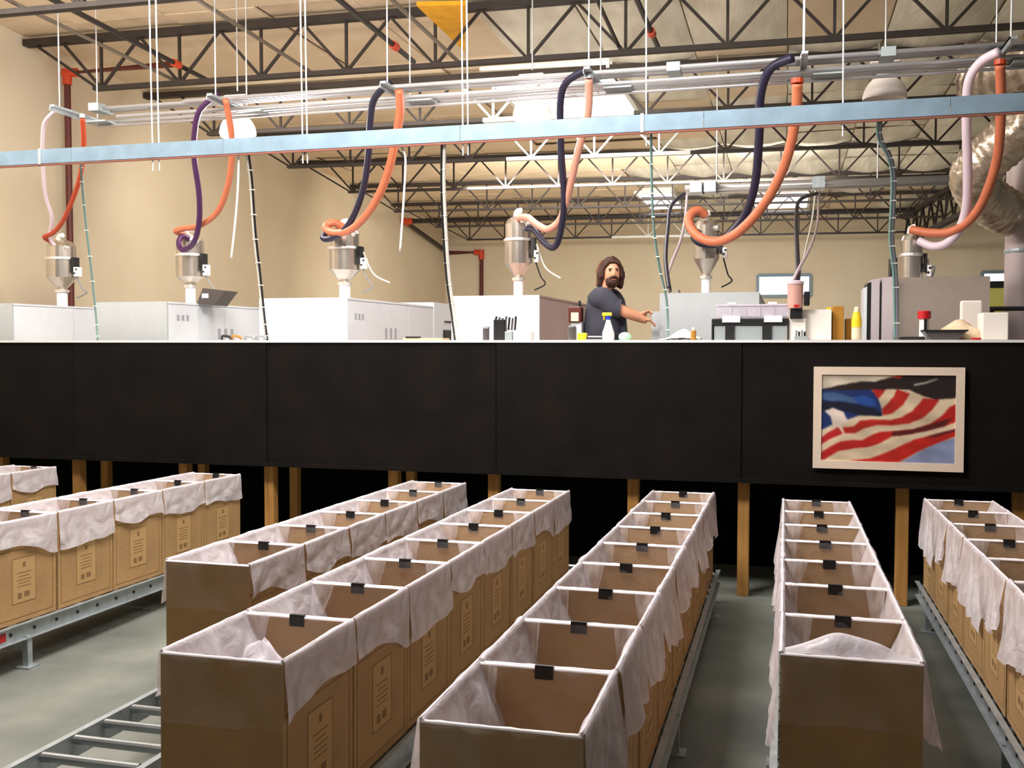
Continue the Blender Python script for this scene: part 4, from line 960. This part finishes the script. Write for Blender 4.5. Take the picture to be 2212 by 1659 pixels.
# ------------------------------------------------------------------ the man
import bmesh
YMn = 9.15
def mp(px, py, dy=0): return onY(px, py, YMn+dy)
def skin_mesh(name, pts, edges, m, parent, sub=2, label=None, root=0):
    org = ORG[parent.name]
    me = bpy.data.meshes.new(name); me.from_pydata([Vector(p[0])-org for p in pts], edges, [])
    o = bpy.data.objects.new(name, me); C.objects.link(o)
    md = o.modifiers.new('skin', 'SKIN'); md.use_smooth_shade = True; md.branch_smoothing = .6
    for i, p in enumerate(pts):
        sv = me.skin_vertices[0].data[i]; sv.radius = p[1] if isinstance(p[1], tuple) else (p[1], p[1]); sv.use_root = (i == root)
    sd = o.modifiers.new('sub', 'SUBSURF'); sd.levels = sub; sd.render_levels = sub
    bpy.context.view_layer.update()
    dg = bpy.context.evaluated_depsgraph_get(); ev = o.evaluated_get(dg); nm = bpy.data.meshes.new_from_object(ev)
    o.modifiers.clear(); o.data = nm; nm.materials.clear(); nm.materials.append(MATS[m])
    for p in nm.polygons: p.use_smooth = True
    o.parent = parent; ORG[o.name] = org.copy()
    if label: o['label'] = label
    return o
ft = Vector((mp(1300, 720).x, YMn, ZP))
man = thing('person', 'bearded man with shoulder length brown hair in charcoal T-shirt, reaching right', 'person', ft)
V = Vector
hip = V((ft.x, YMn, 1.93)); bel = V((ft.x+.01, YMn, 2.1)); che = mp(1296, 664); shc = mp(1298, 636); nek = mp(1308, 618, -.01); hd1 = mp(1320, 604, -.03); hd2 = mp(1320, 588, -.03); hd3 = mp(1319, 574, -.01)
rs = shc + V((.02, -.15, -.035)); ls = shc + V((.06, .14, -.03))
re = mp(1352, 676, -.12); rw = mp(1388, 690, -.04)
hand = mp(1400, 693, -.02)
le = mp(1350, 672, .22); lw_ = mp(1384, 682, .2); lh = mp(1396, 676, .18)
pts = [(hip, (.15, .13)), (bel, (.15, .14)), (che, (.12, .11)), (shc, (.08, .06)), (nek, .058), (hd1, (.072, .078)), (hd2, (.084, .094)), (hd3, (.066, .074)),
       (rs, .058), (re, .052), (rw, .036), (hand, (.040, .026)), (ls, .055), (le, .048), (lw_, .032), (lh, (.034, .022)),
       (hip+V((0, -.1, -.08)), .09), (V((ft.x+.02, YMn-.11, 1.52)), .065), (V((ft.x, YMn-.12, 1.14)), .045), (V((ft.x+.13, YMn-.13, 1.09)), .035),
       (hip+V((0, .1, -.08)), .09), (V((ft.x+.02, YMn+.11, 1.52)), .065), (V((ft.x-.02, YMn+.12, 1.14)), .045), (V((ft.x+.11, YMn+.13, 1.09)), .035)]
ed = [(0,1),(1,2),(2,3),(3,4),(4,5),(5,6),(6,7),(3,8),(8,9),(9,10),(10,11),(3,12),(12,13),(13,14),(14,15),(0,16),(16,17),(17,18),(18,19),(0,20),(20,21),(21,22),(22,23)]
body = skin_mesh('body', pts, ed, 'skin', man, 2)
# fingers, rooted in the palms
for hc, wr in ((hand, rw), (lh, lw_)):
    d = (hc-wr).normalized(); sd_ = d.cross(V((0, 1, 0))).normalized(); ac = V((0, 1, 0))
    for k in range(4):
        b0 = hc + ac*(-.03+.02*k); L = (.07, .08, .075, .058)[k]
        skin_mesh('finger', [(b0, .009), (b0+d*L*.5, .0085), (b0+d*L*.8+V((0, 0, -.018)), .0075), (b0+d*L*.9+V((0, 0, -.038)), .006)], [(0,1),(1,2),(2,3)], 'skin', man, 1)
    b0 = hc + ac*(-.035) - d*.02
    skin_mesh('thumb', [(b0, .011), (b0+V((.012, -.022, .012))+d*.02, .010), (b0+V((.014, -.024, .008))+d*.05, .008)], [(0,1),(1,2)], 'skin', man, 1)
# shirt: torso and sleeves, open hem at the waist
sm = MB(); secs = [(1302, 738, .165, .155), (1303, 730, .176, .165), (1304, 700, .178, .168), (1302, 672, .160, .172), (1300, 652, .134, .182), (1300, 640, .108, .165), (1300, 630, .080, .115), (1303, 622, .060, .068), (1305, 618, .056, .060)]
ns = 32
sv = []
for px, py, rx, ry in secs:
    c = mp(px, py)
    for k in range(ns):
        q = 2*math.pi*k/ns; f_ = 1+.05*noise.noise(V((math.cos(q)*1.6, math.sin(q)*1.6, py*.03)))
        sv.append((c.x+rx*f_*math.cos(q), c.y+ry*f_*math.sin(q), c.z))
sm.add(sv, [(a*ns+k, a*ns+(k+1) % ns, (a+1)*ns+(k+1) % ns, (a+1)*ns+k) for a in range(len(secs)-1) for k in range(ns)])
for S0, E0 in ((rs, re), (ls, le)):
    pp = [S0.lerp(E0, q_)+V((0, 0, .012*math.sin(q_*9))) for q_ in (-.35, -.12, .1, .3, .5, .68, .80)]
    sm.tube(smooth_pts(pp, 3), [.05, .07, .082, .09, .094, .096, .096, .095, .094, .092, .091, .090, .088, .087, .086, .085, .084, .083, .084][:len(smooth_pts(pp, 3))], 16, cap=False)
sm.build('t_shirt', 'shirt_charcoal', man, smooth=True, label='charcoal short sleeved T-shirt')
m = MB(); a_ = mp(1330, 690, -.1)
m.grid(lambda u, v: (a_.x-.05+.14*u+.02*v, a_.y+.02-.03*math.sin(u*7), a_.z+.06-.2*v+.02*math.sin(u*9)), 10, 6)
m.build('shirt_flap', 'shirt_charcoal', man, smooth=True)
jn = [(hip+V((0,0,.02)), (.165, .14)), (hip+V((0, -.1, -.12)), .105), (V((ft.x+.02, YMn-.11, 1.52)), .082), (V((ft.x, YMn-.12, 1.16)), .068), (hip+V((0, .1, -.12)), .105), (V((ft.x+.02, YMn+.11, 1.52)), .082), (V((ft.x-.02, YMn+.12, 1.16)), .068)]
skin_mesh('jeans', jn, [(0,1),(1,2),(2,3),(0,4),(4,5),(5,6)], 'jeans', man, 1)
for sy in (-.13, .13):
    q = V((ft.x, YMn+sy, ZP)); MB().prism([(q.x-.09, ZP), (q.x+.2, ZP), (q.x+.2, ZP+.05), (q.x+.08, ZP+.1), (q.x-.06, ZP+.14), (q.x-.09, ZP+.1)], q.y-.05, q.y+.05, 'y').build('boot', 'boot', man, bevel=.015)
# head features; the face looks towards the lower left hall (towards the camera)
fd = V((.40, -.90, -.05)).normalized(); fr_ = V((0, 0, 1)).cross(fd).normalized(); fu = fd.cross(fr_)*-1
if fu.z < 0: fu = -fu
hc = hd2
def hp(a, b, c): return hc + fr_*a + fu*b + fd*c
def blob(name, c, rx, ry, rz, m, lab=None, amp=0, cut=None, n=18):
    mb = MB(); vs = []; 
    for j in range(n+1):
        th = math.pi*j/n
        for i in range(2*n):
            ph = math.pi*i/n; p = V((math.sin(th)*math.cos(ph), math.sin(th)*math.sin(ph), math.cos(th)))
            k = 1+amp*noise.noise(p*4)
            vs.append(c + fr_*p.x*rx*k + fd*p.y*ry*k + fu*p.z*rz*k)
    fs = []
    for j in range(n):
        for i in range(2*n):
            ff = (j*2*n+i, j*2*n+(i+1) % (2*n), (j+1)*2*n+(i+1) % (2*n), (j+1)*2*n+i)
            cen = (vs[ff[0]]+vs[ff[2]])/2 - hc
            if cut and cut(cen.dot(fr_), cen.dot(fu), cen.dot(fd)): continue
            fs.append(ff)
    mb.add(vs, fs); return mb.build(name, m, man, smooth=True, label=lab)
blob('face', hp(0, -.01, .012), .074, .086, .112, 'skin')
blob('hair', hp(0, .03, -.018), .098, .112, .112, 'hair_brown', 'wavy shoulder length brown hair', .16, lambda a, b, c: c > .035 and abs(a) < .070 and b < .082)
for s_ in (-1, 1):
    P_ = [hp(s_*.078, .05, .0), hp(s_*.090, 0, -.0), hp(s_*.095, -.06, -.01), hp(s_*.092, -.125, -.03)]
    MB().tube(smooth_pts(P_), [.03]*6+[.036]*6+[.03]*6+[.012], 10).build('hair_lock', 'hair_brown', man, smooth=True)
for k_ in range(9):
    a0 = -1.2+k_*.3; P_ = [hp(.085*math.sin(a0), .085+.02*math.cos(a0), -.02-.03*math.cos(a0)), hp(.108*math.sin(a0), .03, -.05-.04*math.cos(a0)), hp(.11*math.sin(a0)+.006, -.05, -.06-.04*math.cos(a0)), hp(.115*math.sin(a0), -.13-.01*(k_ % 3), -.05-.03*math.cos(a0))]
    MB().tube(smooth_pts(P_), [.016]*6+[.022]*6+[.020]*6+[.005], 8).build('hair_lock', 'hair_light' if k_ % 3 == 0 else 'hair_brown', man, smooth=True)
for s_ in (-1, 1):
    P_ = [hp(s_*.012, .095, .062), hp(s_*.05, .082, .066), hp(s_*.082, .03, .04), hp(s_*.088, -.05, .03)]
    MB().tube(smooth_pts(P_), [.010]*6+[.016]*6+[.018]*6+[.008], 8).build('hair_lock', 'hair_brown', man, smooth=True)
blob('hair_back', hp(0, -.06, -.055), .088, .06, .10, 'hair_brown', None, .2)
blob('beard', hp(0, -.082, .05), .062, .052, .058, 'hair_brown', 'full dark beard', .12, lambda a, b, c: b > -.048)
MB().tube([hp(-.035, -.052, .088), hp(0, -.042, .098), hp(.035, -.052, .088)], .010, 8).build('moustache', 'hair_brown', man, smooth=True)
MB().tube([hp(-.018, -.066, .098), hp(.018, -.066, .098)], .005, 6).build('mouth', 'lips', man)
for s_ in (-1, 1):
    blob('eye', hp(s_*.03, .012, .085), .013, .008, .008, 'eye_dark', n=6)
    MB().tube([hp(s_*.045, .026, .084), hp(s_*.016, .03, .094)], .005, 6).build('eyebrow', 'hair_brown', man)
    blob('ear', hp(s_*.076, 0, .0), .012, .02, .03, 'skin', n=6)
MB().tube([hp(0, .018, .092), hp(0, -.008, .105), hp(0, -.026, .112), hp(0, -.032, .100)], [.008, .011, .015, .008], 8).build('nose', 'skin', man, smooth=True)
